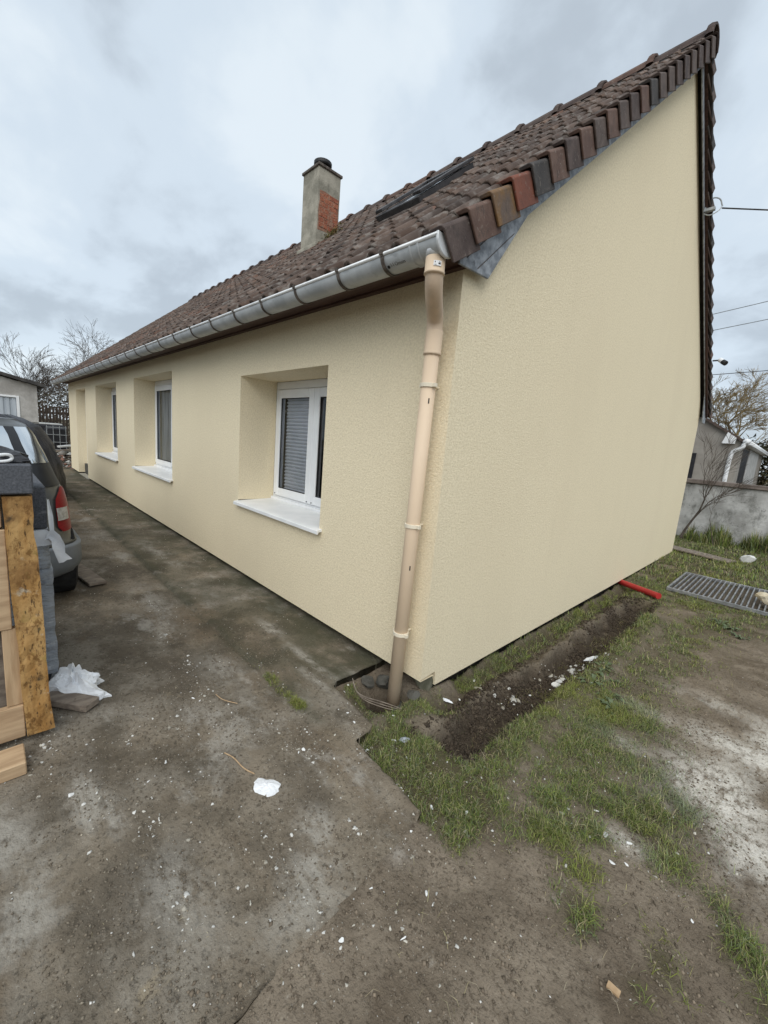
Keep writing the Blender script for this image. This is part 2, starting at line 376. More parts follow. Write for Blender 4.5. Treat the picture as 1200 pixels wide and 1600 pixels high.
M['slab'] = pmat('slab', (.162, .132, .096), (.265, .222, .166), 3.2, .95, bump=(55, .9, .008), extra_bump=[(14, .5, .014), (150, .9, .004)], ramp=(.32, .68), detail=10, spec=.2, layers=[
    dict(sc=.8, st=(.55, 1, 1), lo=.47, hi=.60, col=(.082, .069, .052), amt=.72, det=9, ro=.65), dict(sc=1.1, lo=.50, hi=.60, col=(.25, .222, .180), amt=.7, det=10, ro=.65), dict(sc=1.6, st=(.3, 1.2, 1), lo=.52, hi=.66, col=(.17, .125, .08), amt=.6, det=8), dict(sc=2.6, lo=.50, hi=.64, col=(.085, .070, .050), amt=.75, det=9, off=(5, 3, 1)),
    dict(sc=19, lo=.52, hi=.74, col=(.06, .05, .037), amt=.55, det=9, ro=.7), dict(sc=48, lo=.54, hi=.66, col=(.065, .054, .04), amt=.7, det=4, ro=.7), dict(sc=42, lo=.58, hi=.68, col=(.36, .325, .265), amt=.6, det=5, ro=.75, off=(7, 1, 2)),
    dict(sc=1.9, st=(1, 1.5, 1), lo=.53, hi=.66, col=(.38, .355, .31), amt=.65, det=12, ro=.75, off=(9, 1, 3)), dict(sc=5.5, lo=.62, hi=.70, col=(.30, .245, .165), amt=.65, det=9, ro=.7),
    dict(sc=9, st=(1, 3.2, 1), lo=.62, hi=.70, col=(.36, .35, .33), amt=.6, det=12, ro=.75, off=(3, 9, 1)),
    dict(sc=3.5, lo=.3, hi=.6, col=(.062, .062, .038), m=1, amt=.85, det=9), dict(sc=26, st=(.5, 1, 1), lo=.34, hi=.56, col=(.43, .405, .355), m=0, amt=.62, det=10, ro=.75)]+SPK)
M['soil'] = pmat('soil', (.16, .128, .094), (.255, .21, .158), 5, .97, bump=(40, .9, .014), extra_bump=[(120, 1., .006), (12, .6, .02)], ramp=(.3, .7), detail=10, spec=.12, layers=[
    dict(sc=2.2, lo=.5, hi=.64, col=(.115, .088, .062), amt=.7, det=9), dict(sc=30, lo=.54, hi=.76, col=(.075, .058, .042), amt=.45, det=9, ro=.7), dict(sc=.9, st=(1, .5, 1), lo=.46, hi=.6, col=(.215, .18, .135), amt=.6, det=9), dict(sc=52, lo=.54, hi=.66, col=(.08, .062, .045), amt=.65, det=4, ro=.7), dict(sc=40, lo=.59, hi=.69, col=(.36, .31, .245), amt=.5, det=5, ro=.75, off=(7, 1, 2)),
    dict(sc=9, lo=.22, hi=.45, col=(.07, .064, .03), m=1, amt=.85), dict(sc=14, lo=.2, hi=.45, col=(.050, .038, .027), m=2, amt=.92),
    dict(sc=24, st=(1, .6, 1), lo=.36, hi=.56, col=(.62, .585, .52), m=0, det=12, ro=.8), dict(sc=7, st=(1, .35, 1), lo=.62, hi=.70, col=(.45, .42, .36), amt=.6, det=12, ro=.75, off=(3, 9, 1))]+SPK)
M['colored'] = pmat('colored', (.85, .85, .85), (1, 1, 1), 40, .85, attr='col', spec=.2)
M['leafy'] = pmat('leafy', (.85, .85, .85), (1, 1, 1), 40, .6, attr='col', spec=.3)

# slab: fine near the camera, coarser away from it
xs = axis([(-19, -9, .25), (-9, -4.5, .09), (-4.5, -2.2, .04), (-2.2, .68, .0145)]); ys = axis([(-6, -3, .2), (-3, -2.2, .05), (-2.2, .1, .0145)])
X, Y, F = grid(xs, ys); sdv, qx, qy = sdist(X, Y, SLAB)
fc = sdist(X[F].mean(1), Y[F].mean(1), SLAB)[0]; F = F[fc < 0]
near = (np.abs(sdv) < .013) | (sdv > 0)
jag = (fbm(X, Y, 16, 3, 15)-.5)*.03
use = np.zeros(len(X), bool); use[F.ravel()] = True
ed = np.sort(np.concatenate([F[:, [0, 1]], F[:, [1, 2]], F[:, [2, 3]], F[:, [3, 0]]]), 1)
ue, cnt = np.unique(ed, axis=0, return_counts=True); be = ue[cnt == 1]; bv = np.zeros(len(X), bool); bv[be.ravel()] = True
inner = bv & (Y < .05) & (Y > -5.9) & (X > -18.9)
X = np.where(inner, qx+jag*.6, X); Y = np.where(inner, qy+jag, Y)
Zs = slab_h(X, Y); Zs = np.where(bv, Zs-.006-.012*fbm(X, Y, 11, 2, 16), Zs)
nv = len(X); ring = np.unique(be.ravel()); mp_ = {int(v): nv+i for i, v in enumerate(ring)}
VX = np.concatenate([X, X[ring]+.012*(fbm(X[ring], Y[ring], 20, 2, 17)-.5)]); VY = np.concatenate([Y, Y[ring]]); VZ = np.concatenate([Zs, np.full(len(ring), -.17)])
SF = np.array([(a, b, mp_[int(b)], mp_[int(a)]) for a, b in be]); F = np.concatenate([F, SF])
mossy = np.clip(sstep(-.68, -.6, VY)*sstep(-.1, -.4, VX)*.55+sstep(-.35, .05, VY)*.6+np.exp(-((VY+.665)/.05)**2)*.8*sstep(.2, -.3, VX)+.8*np.exp(-(((VX+.5)/.35)**2+((VY+.15)/.2)**2)), 0, 1)
keep = np.zeros(len(VX), bool); keep[F.ravel()] = True; re_ = np.cumsum(keep)-1
V = np.stack([VX, VY, VZ], 1)[keep]; F = re_[F]
me = np_mesh('driveway', V, F, M['slab'], {'mask': np.stack([pale_m(VX, VY), mossy, 0*VX], 1)[keep]}, True)
o = link('driveway', me); tag(o, 'dirty grey brown concrete driveway slab along the house front', kind='structure')

# soil sheet reaching the horizon
xs = axis([(-260, -60, 50), (-60, -20, 8), (-20, -3, 1.), (-3, -.8, .1), (-.8, 1.95, .0135), (1.95, 3, .05), (3, 8, .3), (8, 20, 2), (20, 60, 8), (60, 260, 50)])
ys = axis([(-260, -60, 50), (-60, -7, 6), (-7, -2, .5), (-2, -1.6, .04), (-1.6, 2.2, .0135), (2.2, 4.4, .026), (4.4, 10, .09), (10, 20, .6), (20, 60, 8), (60, 260, 50)])
X, Y, F = grid(xs, ys); Zg = soil_h(X, Y)
dug = np.clip(np.maximum(trench_m(X, Y), hole_m(X, Y)*1.2), 0, 1)
me = np_mesh('ground', np.stack([X, Y, Zg], 1), F, M['soil'], {'mask': np.stack([lime_m(X, Y), grass_m(X, Y), dug], 1)}, True)
o = link('ground', me); tag(o, 'bare brown earth with worn grass and pale lime powder', kind='structure')

def ground_z(x, y):
    x = np.atleast_1d(np.asarray(x, float)); y = np.atleast_1d(np.asarray(y, float))
    s = sdist(x, y, SLAB)[0]
    return np.where(s < 0, np.maximum(slab_h(x, y), soil_h(x, y)), soil_h(x, y))
def gz(x, y): return float(ground_z(x, y)[0])

# ------------------------------------------------------------------ house
house = empty('house', (0, 0, 0), 'long single storey cream rendered house with brown tiled pitched roof', 'house')
HL, GW, ZT = 13.58, 7.01, 2.452
WINS = [(-2.60, -1.154, .815, 2.05, .40), (-6.584, -4.658, .785, 2.232, .325), (-9.76, -7.824, .79, 2.236, .31)]
DOOR = (-12.34, -10.984, .06, 2.236, .20)
mb = MB()
xb = sorted([-HL, 0]+[w[0] for w in WINS]+[w[1] for w in WINS]+[DOOR[0], DOOR[1]])
for i in range(len(xb)-1):
    a, b = xb[i], xb[i+1]; w = next((w for w in WINS+[DOOR] if abs(w[0]-a) < 1e-6), None)
    zb = .064
    if w is None: mb.quad((a, 0, zb), (b, 0, zb), (b, 0, ZT), (a, 0, ZT))
    else:
        if w is not DOOR: mb.quad((a, 0, zb), (b, 0, zb), (b, 0, w[2]-.018), (a, 0, w[2]-.018))
        mb.quad((a, 0, w[3]), (b, 0, w[3]), (b, 0, ZT), (a, 0, ZT))
        z0, z1, d = w[2] if w is not DOOR else zb, w[3], w[4]
        mb.quad((a, 0, z0), (a, 0, z1), (a, d, z1), (a, d, z0)); mb.quad((b, 0, z1), (b, 0, z0), (b, d, z0), (b, d, z1)); mb.quad((a, 0, z1), (b, 0, z1), (b, d, z1), (a, d, z1))
    if w is not DOOR: mb.quad((a, 0, zb), (a, .13, zb), (b, .13, zb), (b, 0, zb))
link('wall', mb.mesh('wall', M['stucco'], fix=False), house)['label'] = 'cream rendered front wall with deep window reveals'
YR = 3.34; ZR = 2.479+.845*(YR+.329)
ROOFM = .845
mb = MB()
# gable, with the missing piece of base rail at the corner
g = [(0, .075), (.144, .088), (.152, -.012), (GW, .002), (GW, ZT), (YR, ZR-.07), (-.0, 2.479+ROOFM*.329-.075)]
mb.add([(0, y, z) for y, z in g], [tuple(range(len(g)))])
mb.quad((0, .144, .088), (-.13, .144, .088), (-.13, .152, -.012), (0, .152, -.012))
mb.quad((0, .152, -.012), (-.13, .152, -.012), (-.13, GW, .002), (0, GW, .002))
mb.quad((0, 0, .075), (-.13, 0, .075), (-.13, .144, .088), (0, .144, .088))
mb.quad((0, GW, .0), (0, GW, ZT), (-HL, GW, ZT), (-HL, GW, .0))
mb.add([(-HL, y, z) for y, z in ((0, .064), (GW, .064), (GW, ZT), (YR, ZR-.07), (0, ZT))], [(0, 1, 2, 3, 4)])
link('wall', mb.mesh('gable_wall', M['stucco'], fix=False), house)['label'] = 'blank cream rendered gable wall'
mb = MB(); mb.box((-HL+.12, .135, -.3), (-.135, GW-.12, .30)); mb.build('plinth', M['plinth'], house)

def window(w, kind):
    x0, x1, z0, z1, d = w; f = .045
    mb = MB(); mb.box((x0, d, z0), (x0+f, d+.07, z1)); mb.box((x1-f, d, z0), (x1, d+.07, z1)); mb.box((x0+f, d, z1-f-.03), (x1-f, d+.07, z1)); mb.box((x0+f, d, z0), (x1-f, d+.07, z0+f))
    wn_ = mb.build('window', M['white_pvc'], house, bev=.004)
    xm = (x0+x1)/2; top = z1-f-.035; bot = z0+f+.005
    for a, b in ((x0+f-.012, xm-.002), (xm+.002, x1-f+.012)):
        s = .085; mb = MB(); y = d-.018
        mb.box((a, y, bot), (a+s, y+.06, top)); mb.box((b-s, y, bot), (b, y+.06, top)); mb.box((a+s, y, top-s), (b-s, y+.06, top)); mb.box((a+s, y, bot), (b-s, y+.06, bot+s))
        mb.build('sash', M['white_pvc'], wn_, bev=.006)
        mb = MB(); g_ = .008
        for q in ((a+s, a+s+g_, bot+s, top-s), (b-s-g_, b-s, bot+s, top-s), (a+s+g_, b-s-g_, top-s-g_, top-s), (a+s+g_, b-s-g_, bot+s, bot+s+g_)): mb.box((q[0], y+.012, q[2]), (q[1], y+.022, q[3]))
        mb.build('glazing_seal', M['rubber'], wn_)
        mb = MB(); mb.quad((a+s, y+.027, bot+s), (b-s, y+.027, bot+s), (b-s, y+.027, top-s), (a+s, y+.027, top-s)); mb.build('pane', M['glass'], wn_, fix=False)
        if kind == 'blind':
            mb = MB(); z = bot+s-.02; xa = a+s+.028
            while z < top-s+.03:
                mb.add([(xa, y+.075, z), (b-s+.02, y+.075, z), (b-s+.02, y+.058, z+.017), (xa, y+.058, z+.017), (b-s+.02, y+.075, z+.034), (xa, y+.075, z+.034)], [(0, 1, 2, 3), (3, 2, 4, 5)]); z += .036
            mb.build('blind', M['blind'], wn_) if a < xm-.1 else None
        else:
            mb = MB(); n = 70
            for i in range(n):
                xa = a+s-.02+(b-a-2*s+.04)*i/n; xb_ = a+s-.02+(b-a-2*s+.04)*(i+1)/n
                ya, yb = (y+.09+.016*math.sin(k*1.35)+.006*math.sin(k*.37) for k in (i, i+1))
                mb.quad((xa, ya, bot+s-.02), (xb_, yb, bot+s-.02), (xb_, yb, top-s+.02), (xa, ya, top-s+.02))
            mb.build('curtain', M['curtain'], wn_, smooth=True)
    for xx in (x0+.07, xm-.04, xm+.04):
        mb = MB(); mb.tube([(xx, d-.024, z0+.025+f), (xx, d-.017, z0+.025+f)], .006, 8); mb.build('hinge_cap', M['rubber'], wn_)
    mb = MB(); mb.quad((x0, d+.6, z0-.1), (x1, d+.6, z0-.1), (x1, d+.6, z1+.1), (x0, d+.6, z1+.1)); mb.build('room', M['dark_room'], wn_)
    # sill: sloping top, dropped lip with rounded nose, end cap open at the near end
    mb = MB(); ov = .045; xa, xb_ = x0-.012, x1+.035
    pr = [(d-.01, z0+.006), (.0, z0-.008), (-ov+.008, z0-.014), (-ov, z0-.019), (-ov-.001, z0-.045), (-ov+.012, z0-.046), (-ov+.014, z0-.03), (0, z0-.028), (d-.01, z0-.02)]
    mb.prism(pr, 0, x0+.001, x1-.001)
    pr2 = [(-.0005, z0-.0075), (-ov+.008, z0-.0135), (-ov-.0005, z0-.0185), (-ov-.0015, z0-.0455), (-ov+.012, z0-.0465), (-ov+.014, z0-.0305), (-.0005, z0-.0285)]
    mb.prism(pr2, 0, xa, xb_)
    mb.build('sill', M['sill_white'], wn_)
    mb = MB(); mb.box((x0+.001, d-.03, z0+.004), (x1-.001, d-.001, z0+.03)); mb.build('threshold', M['white_pvc'], wn_, bev=.004)
    return wn_
w = window(WINS[0], 'blind'); w['label'] = 'white double sash window with a lowered grey slatted blind'
# strip of curtain in the right half of the nearest window
window(WINS[1], 'curtain')['label'] = 'white window with pleated net curtains, middle of the front'
window(WINS[2], 'curtain')['label'] = 'white window nearest the front door'
mb = MB(); mb.box((DOOR[0], DOOR[4], .03), (DOOR[1], DOOR[4]+.05, DOOR[3])); mb.box((DOOR[0]+.2, DOOR[4]-.01, .25), (DOOR[1]-.2, DOOR[4]-.002, 1.0)); mb.box((DOOR[0]+.2, DOOR[4]-.01, 1.15), (DOOR[1]-.2, DOOR[4]-.002, 2.0))
dr = mb.build('door', M['white_pvc'], house); mb = MB(); mb.tube([(DOOR[1]-.12, DOOR[4]-.05, 1.05), (DOOR[1]-.24, DOOR[4]-.05, 1.05)], .012); mb.tube([(DOOR[1]-.12, DOOR[4], 1.05), (DOOR[1]-.12, DOOR[4]-.05, 1.05)], .01); mb.build('handle', M['zinc'], dr)
mb = MB(); mb.box((DOOR[0]+.002, .005, -.02), (DOOR[1]-.002, DOOR[4]-.002, .03)); mb.build('doorstep', M['cement'], house)

# ---- roof
XV = .14                                   # outer face of the verge tiles
class Slope:
    def __init__(s, y0, z0, yr, zr, sgn):
        L_ = math.hypot(yr-y0, zr-z0); s.o = np.array([0, y0, z0]); s.u = np.array([0, (yr-y0)/L_, (zr-z0)/L_]); s.L = L_
        s.n = np.array([0, -s.u[2]*np.sign(yr-y0), abs(s.u[1])]); s.sgn = sgn
    def P(s, x, a, n): return np.stack(np.broadcast_arrays(x, s.o[1]+s.u[1]*a+s.n[1]*n, s.o[2]+s.u[2]*a+s.n[2]*n), -1)
FR = Slope(-.329, 2.440, YR, ZR-.04, 1); BK = Slope(2*YR+.329+.3, 2.440, YR, ZR-.04, -1)
deck = MB()
for S in (FR, BK):
    q = lambda x, a, n: tuple(S.P(np.array(x), a, n))
    e0, e1 = .06, S.L
    vs = [q(.115, e0, -.012), q(-HL-.1, e0, -.012), q(-HL-.1, e1, -.012), q(.115, e1, -.012), q(.115, e0, -.075), q(-HL-.1, e0, -.075), q(-HL-.1, e1, -.075), q(.115, e1, -.075)]
    deck.add(vs, [(0, 1, 2, 3), (7, 6, 5, 4), (0, 4, 5, 1), (1, 5, 6, 2), (3, 2, 6, 7), (0, 3, 7, 4)])
roof = deck.build('roof', M['deck'], house)
mb = MB(); mb.box((-HL-.08, -.21, 2.448), (.044, .0, 2.468)); mb.build('soffit', M['soffit'], roof)
mb = MB(); mb.box((-HL-.08, -.235, 2.405), (.06, -.212, 2.50)); mb.build('fascia', M['soffit'], roof)
mb = MB(); mb.box((-HL-.08, -.18, 2.438), (.042, -.165, 2.447)); mb.box((-HL-.08, -.06, 2.436), (.042, -.045, 2.447)); mb.build('soffit_batten', M['soffit'], roof)
# zinc apron closing the gable under the verge
def back_y(y): return 2*YR+.3*((YR*2-y)/YR-1) if False else None
A = [(-.115, 2.425), (.15, 2.437), (.48, 2.885), (YR, 5.345), (YR, 5.56), (-.115, 2.62)]
mb = MB(); mb.prism(A, 0, .045, .058); fl = mb.build('verge_flashing', M['lead'], roof, bev=.003)
for oy, oz, k in ((.0, .0, .9), (.10, -.02, .62), (-.04, .03, .9)):
    mb = MB(); mb.prism([(-.06+oy, 2.47+oz), (-.06+oy+.5*k, 2.47+oz+.46*k), (-.06+oy+.5*k, 2.474+oz+.46*k), (-.06+oy, 2.475+oz)], 0, .0585, .0615); mb.build('flashing_seam', M['bracket'], roof)
Bk = [(YR, 5.345), (6.72, 2.74), (6.98, 2.30), (7.2, 2.30), (7.25, 2.58), (YR, 5.56)]
mb = MB(); mb.prism(Bk, 0, .045, .058); mb.build('verge_flashing', M['lead'], roof, bev=.003)
mb = MB(); mb.prism([(YR, 5.43), (7.15, 2.40), (7.2, 2.53), (YR, 5.55)], 0, .0585, .085); mb.build('barge_board', M['soffit'], roof)
# interlocking tiles: one pan and one roll each
TW, GA = .19, .218
PX = np.array([0, .006, .018, .036, .054, .070, .080, .098, .112, .124, .138, .150, .168, .19]); PN = np.array([.008, .026, .041, .047, .042, .028, .010, .003, .013, .017, .013, .004, .001, .008])
def tile_arrays(seed):
    r = np.random.default_rng(seed); k = len(PX)
    jit = r.normal(0, .0012, k)
    low = np.stack([-PX, np.full(k, -.012)+r.normal(0, .0012, k), PN+.0165+jit], 1); mid = np.stack([-PX, np.full(k, .0), PN+.018+jit], 1)
    up = np.stack([-PX, np.full(k, .25), PN+.004], 1)
    lb = low.copy(); lb[:, 2] -= .016; lb[:, 1] += .003; ub = up.copy(); ub[:, 2] -= .012
    V = np.concatenate([lb, low, mid, up, ub]); F = []
    for i in range(4):
        for j in range(k-1): F.append((i*k+j, i*k+j+1, (i+1)*k+j+1, (i+1)*k+j))
    F += [(4*k+j, 4*k+j+1, j+1, j) for j in range(k-1)]
    F += [(0, k, 2*k, 4*k), (k, 2*k, 3*k, 4*k)]
    return V, np.array(F)
TV, TF = tile_arrays(1)
def tint(r):
    b = .6+.5*r.random(); w_ = r.random()
    if w_ < .08: c = (1.3*b, 1.0*b, .88*b)
    elif w_ < .3: c = (.72*b, .74*b, .76*b)
    elif w_ < .5: c = (1.1*b, 1.02*b, .95*b)
    else: c = (b, b, b)
    return c
def to_world(S, V): return S.P(V[:, 0], V[:, 1], V[:, 2])
variants = []
r_ = np.random.default_rng(3)
for i in range(14):
    Vt, Ft = tile_arrays(100+i)
    # mesh stored already tilted to the slope so that copies only move
    Wd = Vt[:, :1]*np.array([[1, 0, 0]])+Vt[:, 1:2]*FR.u[None]+Vt[:, 2:3]*FR.n[None]
    variants.append(np_mesh('roof_tile', Wd, Ft, M['tile'], {'col': np.tile(np.array(tint(r_)), (len(Wd), 1))}))
rows = int(FR.L/GA); cols = int((HL+.2)/TW)+1
CH = (-3.96, -3.6, 1.45, 1.80)             # chimney footprint
SK = (-1.66, -1.14, .85, 1.52)             # roof light footprint
cells = []
for r in range(rows+1):
    for c in range(cols):
        x = .085-TW*c; a = r*GA
        if a+.2 > FR.L+.12: continue
        p = FR.P(np.array(x-TW/2), a+.1, 0)
        if SK[0]+.02 < p[0] < SK[1]-.02 and SK[2]+.05 < p[1] < SK[3]-.05: continue
        if CH[0]+.08 < p[0] < CH[1]-.08 and CH[2]+.08 < p[1] < CH[3]-.08: continue
        cells.append((np.linalg.norm(p-CAM), x, a))
cells.sort()
for i, (d_, x, a) in enumerate(cells[:300]):
    p = FR.P(np.array(x+r_.normal(0, .002)), a+r_.normal(0, .003), abs(r_.normal(0, .0025)))
    o = link('roof_tile', variants[int(r_.integers(14))], roof, p); o.rotation_euler = (r_.normal(0, .006), r_.normal(0, .01), r_.normal(0, .008))
Vs, Fs, Cs = [], [], []; off = 0
rest = [(FR, x, a) for d_, x, a in cells[300:]]+[(BK, .085-TW*c, r*GA) for r in range(int(BK.L/GA)+1) for c in range(cols) if r*GA+.2 < BK.L+.12]
for S, x, a in rest:
    Vt = TV.copy(); Vt[:, 0] += x+r_.normal(0, .002); Vt[:, 1] += a+r_.normal(0, .003); Vt[:, 2] += abs(r_.normal(0, .003))+(Vt[:, 0]-x)*r_.normal(0, .012)
    Vs.append(to_world(S, Vt)); Fs.append(TF+off); off += len(TV); Cs.append(np.tile(np.array(tint(r_)), (len(TV), 1)))
me = np_mesh('tile_field', np.concatenate(Vs), np.concatenate(Fs), M['tile'], {'col': np.concatenate(Cs)})
o = link('tile_field', me, roof); o['kind'] = 'stuff'
# verge tiles: flat top lip and a deep side flap, each overlapping the one below
order = ['dark', 'brown', 'ochre', 'red', 'black', 'brown', 'dark', 'brown', 'grey', 'brown', 'grey', 'dark', 'brown', 'black', 'grey', 'grey', 'dark', 'dark', 'grey', 'dark', 'dark', 'grey', 'dark']
for S, nm in ((FR, 1), (BK, 2)):
    nvt = int(S.L/GA)+1
    for r in range(nvt):
        a = r*GA-.012; ln = .262 if r < nvt-1 else S.L-a+.02
        t = .033; drop = -.125
        prof = [(.03, .030), (.118, .036), (.1285, .0335), (.139, .022), (XV, drop), (.1265, drop), (.1265, .014), (.03, .016)]
        k = len(prof); vs = []
        for (aa, dn, xx) in ((a, .022, .010 if nm == 1 else .016), (a+ln, -.014, -.010 if nm == 1 else -.022)):
            for x, n in prof: vs.append(tuple(S.P(np.array(x+(xx if x > .1 else 0)-(.028 if nm == 2 else 0)), aa, n*(1 if n > 0 else (.7 if nm == 2 else 1))+dn)))
        mb = MB(); mb.add(vs, [tuple(range(k)), tuple(range(k, 2*k))[::-1]]+[(i, (i+1) % k, k+(i+1) % k, k+i) for i in range(k)])
        key = order[r % len(order)] if nm == 1 else random.choice(['dark', 'black', 'brown', 'grey'])
        if nm == 1 and r == 0: pass
        mb.build('verge_tile', VM[key], roof, bev=.003)
# far verge
mb = MB()
for S in (FR, BK):
    q = [tuple(S.P(np.array(x), a, n)) for a in (-.01, S.L) for x, n in ((-HL-.12, .05), (-HL-.16, .03), (-HL-.16, -.1), (-HL-.14, -.1))]
    mb.add(q, [(0, 1, 5, 4), (1, 2, 6, 5), (2, 3, 7, 6), (3, 0, 4, 7), (0, 3, 2, 1), (4, 5, 6, 7)])
mb.build('far_verge', VM['dark'], roof)
# ridge tiles with collars
RB = []
def ridge_mesh(mat_i):
    mb = MB(); n = 9; vs, fs = [], []
    prof = [(0, .140), (-.03, .148), (-.06, .142), (-.075, .120), (-.51, .108)]
    for x, rr in prof:
        for j in range(n):
            an = math.pi*(j/(n-1)); vs.append((x, math.cos(an)*rr*1.05, math.sin(an)*rr))
    for x, rr in ((0, .122), (-.51, .09)):
        for j in range(n):
            an = math.pi*(j/(n-1)); vs.append((x, math.cos(an)*rr*1.05, math.sin(an)*rr))
    k = len(prof)
    for i in range(k-1):
        for j in range(n-1): fs.append((i*n+j, i*n+j+1, (i+1)*n+j+1, (i+1)*n+j))
    for j in range(n-1):
        fs.append((j, k*n+j, k*n+j+1, j+1)); fs.append(((k-1)*n+j, (k-1)*n+j+1, (k+1)*n+j+1, (k+1)*n+j)); fs.append((k*n+j, (k+1)*n+j, (k+1)*n+j+1, k*n+j+1))
    mb.add(vs, fs); return mb.mesh('ridge_tile', mat_i, smooth=False)
rmesh = [ridge_mesh(VM[k]) for k in ('dark', 'grey', 'brown', 'grey', 'dark')]
x = .13; i = 0
while x > -HL+.3:
    o = link('ridge_tile', rmesh[0] if i == 0 else rmesh[random.randrange(5)], roof, (x, YR, ZR-.065)); o.rotation_euler = (random.gauss(0, .015), random.gauss(0, .012), 0)
    x -= .487; i += 1
mb = MB(); mb.prism([(YR-.17, ZR-.13), (YR+.17, ZR-.13), (YR+.08, ZR-.03), (YR-.08, ZR-.03)], 0, -HL, .08); mb.build('ridge_mortar', M['deck'], roof)

# gutter on strap brackets, half round with beaded lip
GY, GZ, GR = -.303, 2.445, .068
gx0, gx1 = -HL-.12, .115
gmb = MB(); n = 13
an = [math.pi+math.pi*i/(n-1) for i in range(n)]
for rr in (GR, GR-.004):
    vs = [(x, GY+math.cos(t)*rr, GZ+math.sin(t)*rr) for x in (gx0, gx1) for t in an]; gmb.add(vs, [(j, j+1, n+j+1, n+j) for j in range(n-1)])
gutter = gmb.build('gutter', M['zinc'], house, smooth=True, fix=False)
mb = MB(); mb.tube([(gx0, GY-GR, GZ+.004), (gx1+.004, GY-GR, GZ+.004)], .0095, 8); mb.build('rim', M['zinc_rim'], gutter, smooth=True)
def end_cap(x):
    mb = MB(); pr = [(GY+math.cos(t)*(GR+.006), GZ+math.sin(t)*(GR+.006)) for t in an]+[(GY+GR+.006, GZ+.016), (GY-GR-.006, GZ+.016)]
    mb.prism(pr, 0, x, x+.016); return mb.build('end_cap', M['zinc_rim'], gutter, bev=.004)
end_cap(gx1-.004); end_cap(gx0-.012)
bx = [.062, -.235, -.60, -1.05, -1.5, -1.95, -2.42, -2.9, -3.4, -3.9, -4.4, -4.9, -5.4, -5.9, -6.4, -6.95, -7.5, -8.05, -8.6, -9.15, -9.7, -10.3, -10.9, -11.5, -12.1, -12.7, -13.3]
for x in bx[1:]:
    mb = MB()
    for rr in ((GR+.006),):
        vs = [(x+dx, GY+math.cos(t)*(GR+q), GZ+math.sin(t)*(GR+q)) for dx in (-.011, .011) for q in (.002, .006) for t in an]
        mb.add(vs, [(j, j+1, n+j+1, n+j) for j in range(n-1)]+[(2*n+j, 3*n+j, 3*n+j+1, 2*n+j+1) for j in range(n-1)]+[(n+j, n+j+1, 3*n+j+1, 3*n+j) for j in range(n-1)])
    mb.box((x-.011, GY-GR-.016, GZ-.002), (x+.011, GY-GR+.008, GZ+.018)); mb.box((x-.011, GY+GR-.002, GZ-.02), (x+.011, -.2355, GZ+.014))
    mb.build('bracket', M['bracket'], gutter, fix=True)
for x in (.0, -.05, -4.15, -8.3):
    mb = MB(); vs = [(x+dx, GY+math.cos(t)*(GR+q), GZ+math.sin(t)*(GR+q)) for dx, q in ((-.008, .001), (0, .006), (.008, .001)) for t in an]
    mb.add(vs, [(i*n+j, i*n+j+1, (i+1)*n+j+1, (i+1)*n+j) for i in range(2) for j in range(n-1)]); mb.build('joint_band', M['zinc'], gutter, smooth=True)
# printed mark on the gutter
def text(name, body, size, mat, parent, origin, xdir, up, ext=.0004):
    cu = bpy.data.curves.new(name, 'FONT'); cu.body = body; cu.size = size; cu.extrude = ext; cu.materials.append(mat)
    o = bpy.data.objects.new(name, cu); col.objects.link(o); o.parent = parent
    xd = Vector(xdir).normalized(); u = Vector(up); u = (u-xd*u.dot(xd)).normalized(); z = xd.cross(u)
    Mx = Matrix((( xd.x, u.x, z.x, origin[0]), (xd.y, u.y, z.y, origin[1]), (xd.z, u.z, z.z, origin[2]), (0, 0, 0, 1)))
    dg = bpy.context.evaluated_depsgraph_get(); me = bpy.data.meshes.new_from_object(o.evaluated_get(dg)); me.name = name
    bpy.data.objects.remove(o); bpy.data.curves.remove(cu)
    o = link(name, me, parent); o.matrix_local = Mx; o['kind'] = 'stuff'
    return o
M['print'] = pmat('print', (.12, .115, .1), (.2, .19, .17), 60, .8); M['dot'] = pmat('dot', (.015, .015, .015), (.03, .03, .03), 60, .7)
t_ = math.radians(222); gp = lambda x, t, q=.0012: (x, GY+math.cos(t)*(GR+q), GZ+math.sin(t)*(GR+q))
text('printed_mark', 'I I Omain', .026, M['print'], gutter, gp(-.19, R(234)), (1, 0, 0), (0, math.cos(R(144)), math.sin(R(144))))
mb = MB(); c_ = Vector(gp(-.208, R(231))); nrm = Vector((0, math.cos(R(231)), math.sin(R(231)))); mb.tube([c_-nrm*.001, c_+nrm*.001], .0085, 12); mb.build('printed_dot', M['dot'], gutter)

# downpipe: socket, swan neck, long pipe, three clips
PXY = [(.062, -.303, 2.385), (.060, -.300, 2.315), (.042, -.275, 2.272), (-.008, -.205, 2.232), (-.062, -.125, 2.20), (-.084, -.093, 2.165), (-.086, -.087, 2.09)]
dp0, dp1 = np.array([-.086, -.087, 2.12]), np.array([-.135, -.088, -.20])
PR = .0415
dpm = MB(); dpm.tube([tuple(dp0), tuple(dp1)], PR, 20)
pipe = dpm.build('downpipe', M['pvc_beige'], house, smooth=True)
def smooth_path(pts, it=2):
    pts = [np.array(p, float) for p in pts]
    for _ in range(it):
        q = [pts[0]]
        for a, b in zip(pts[:-1], pts[1:]): q += [a*.75+b*.25, a*.25+b*.75]
        pts = q+[pts[-1]]
    return [tuple(p) for p in pts]
mb = MB(); mb.tube(smooth_path(PXY), PR+.002, 20); mb.build('elbow', M['pvc_elbow'], pipe, smooth=True)
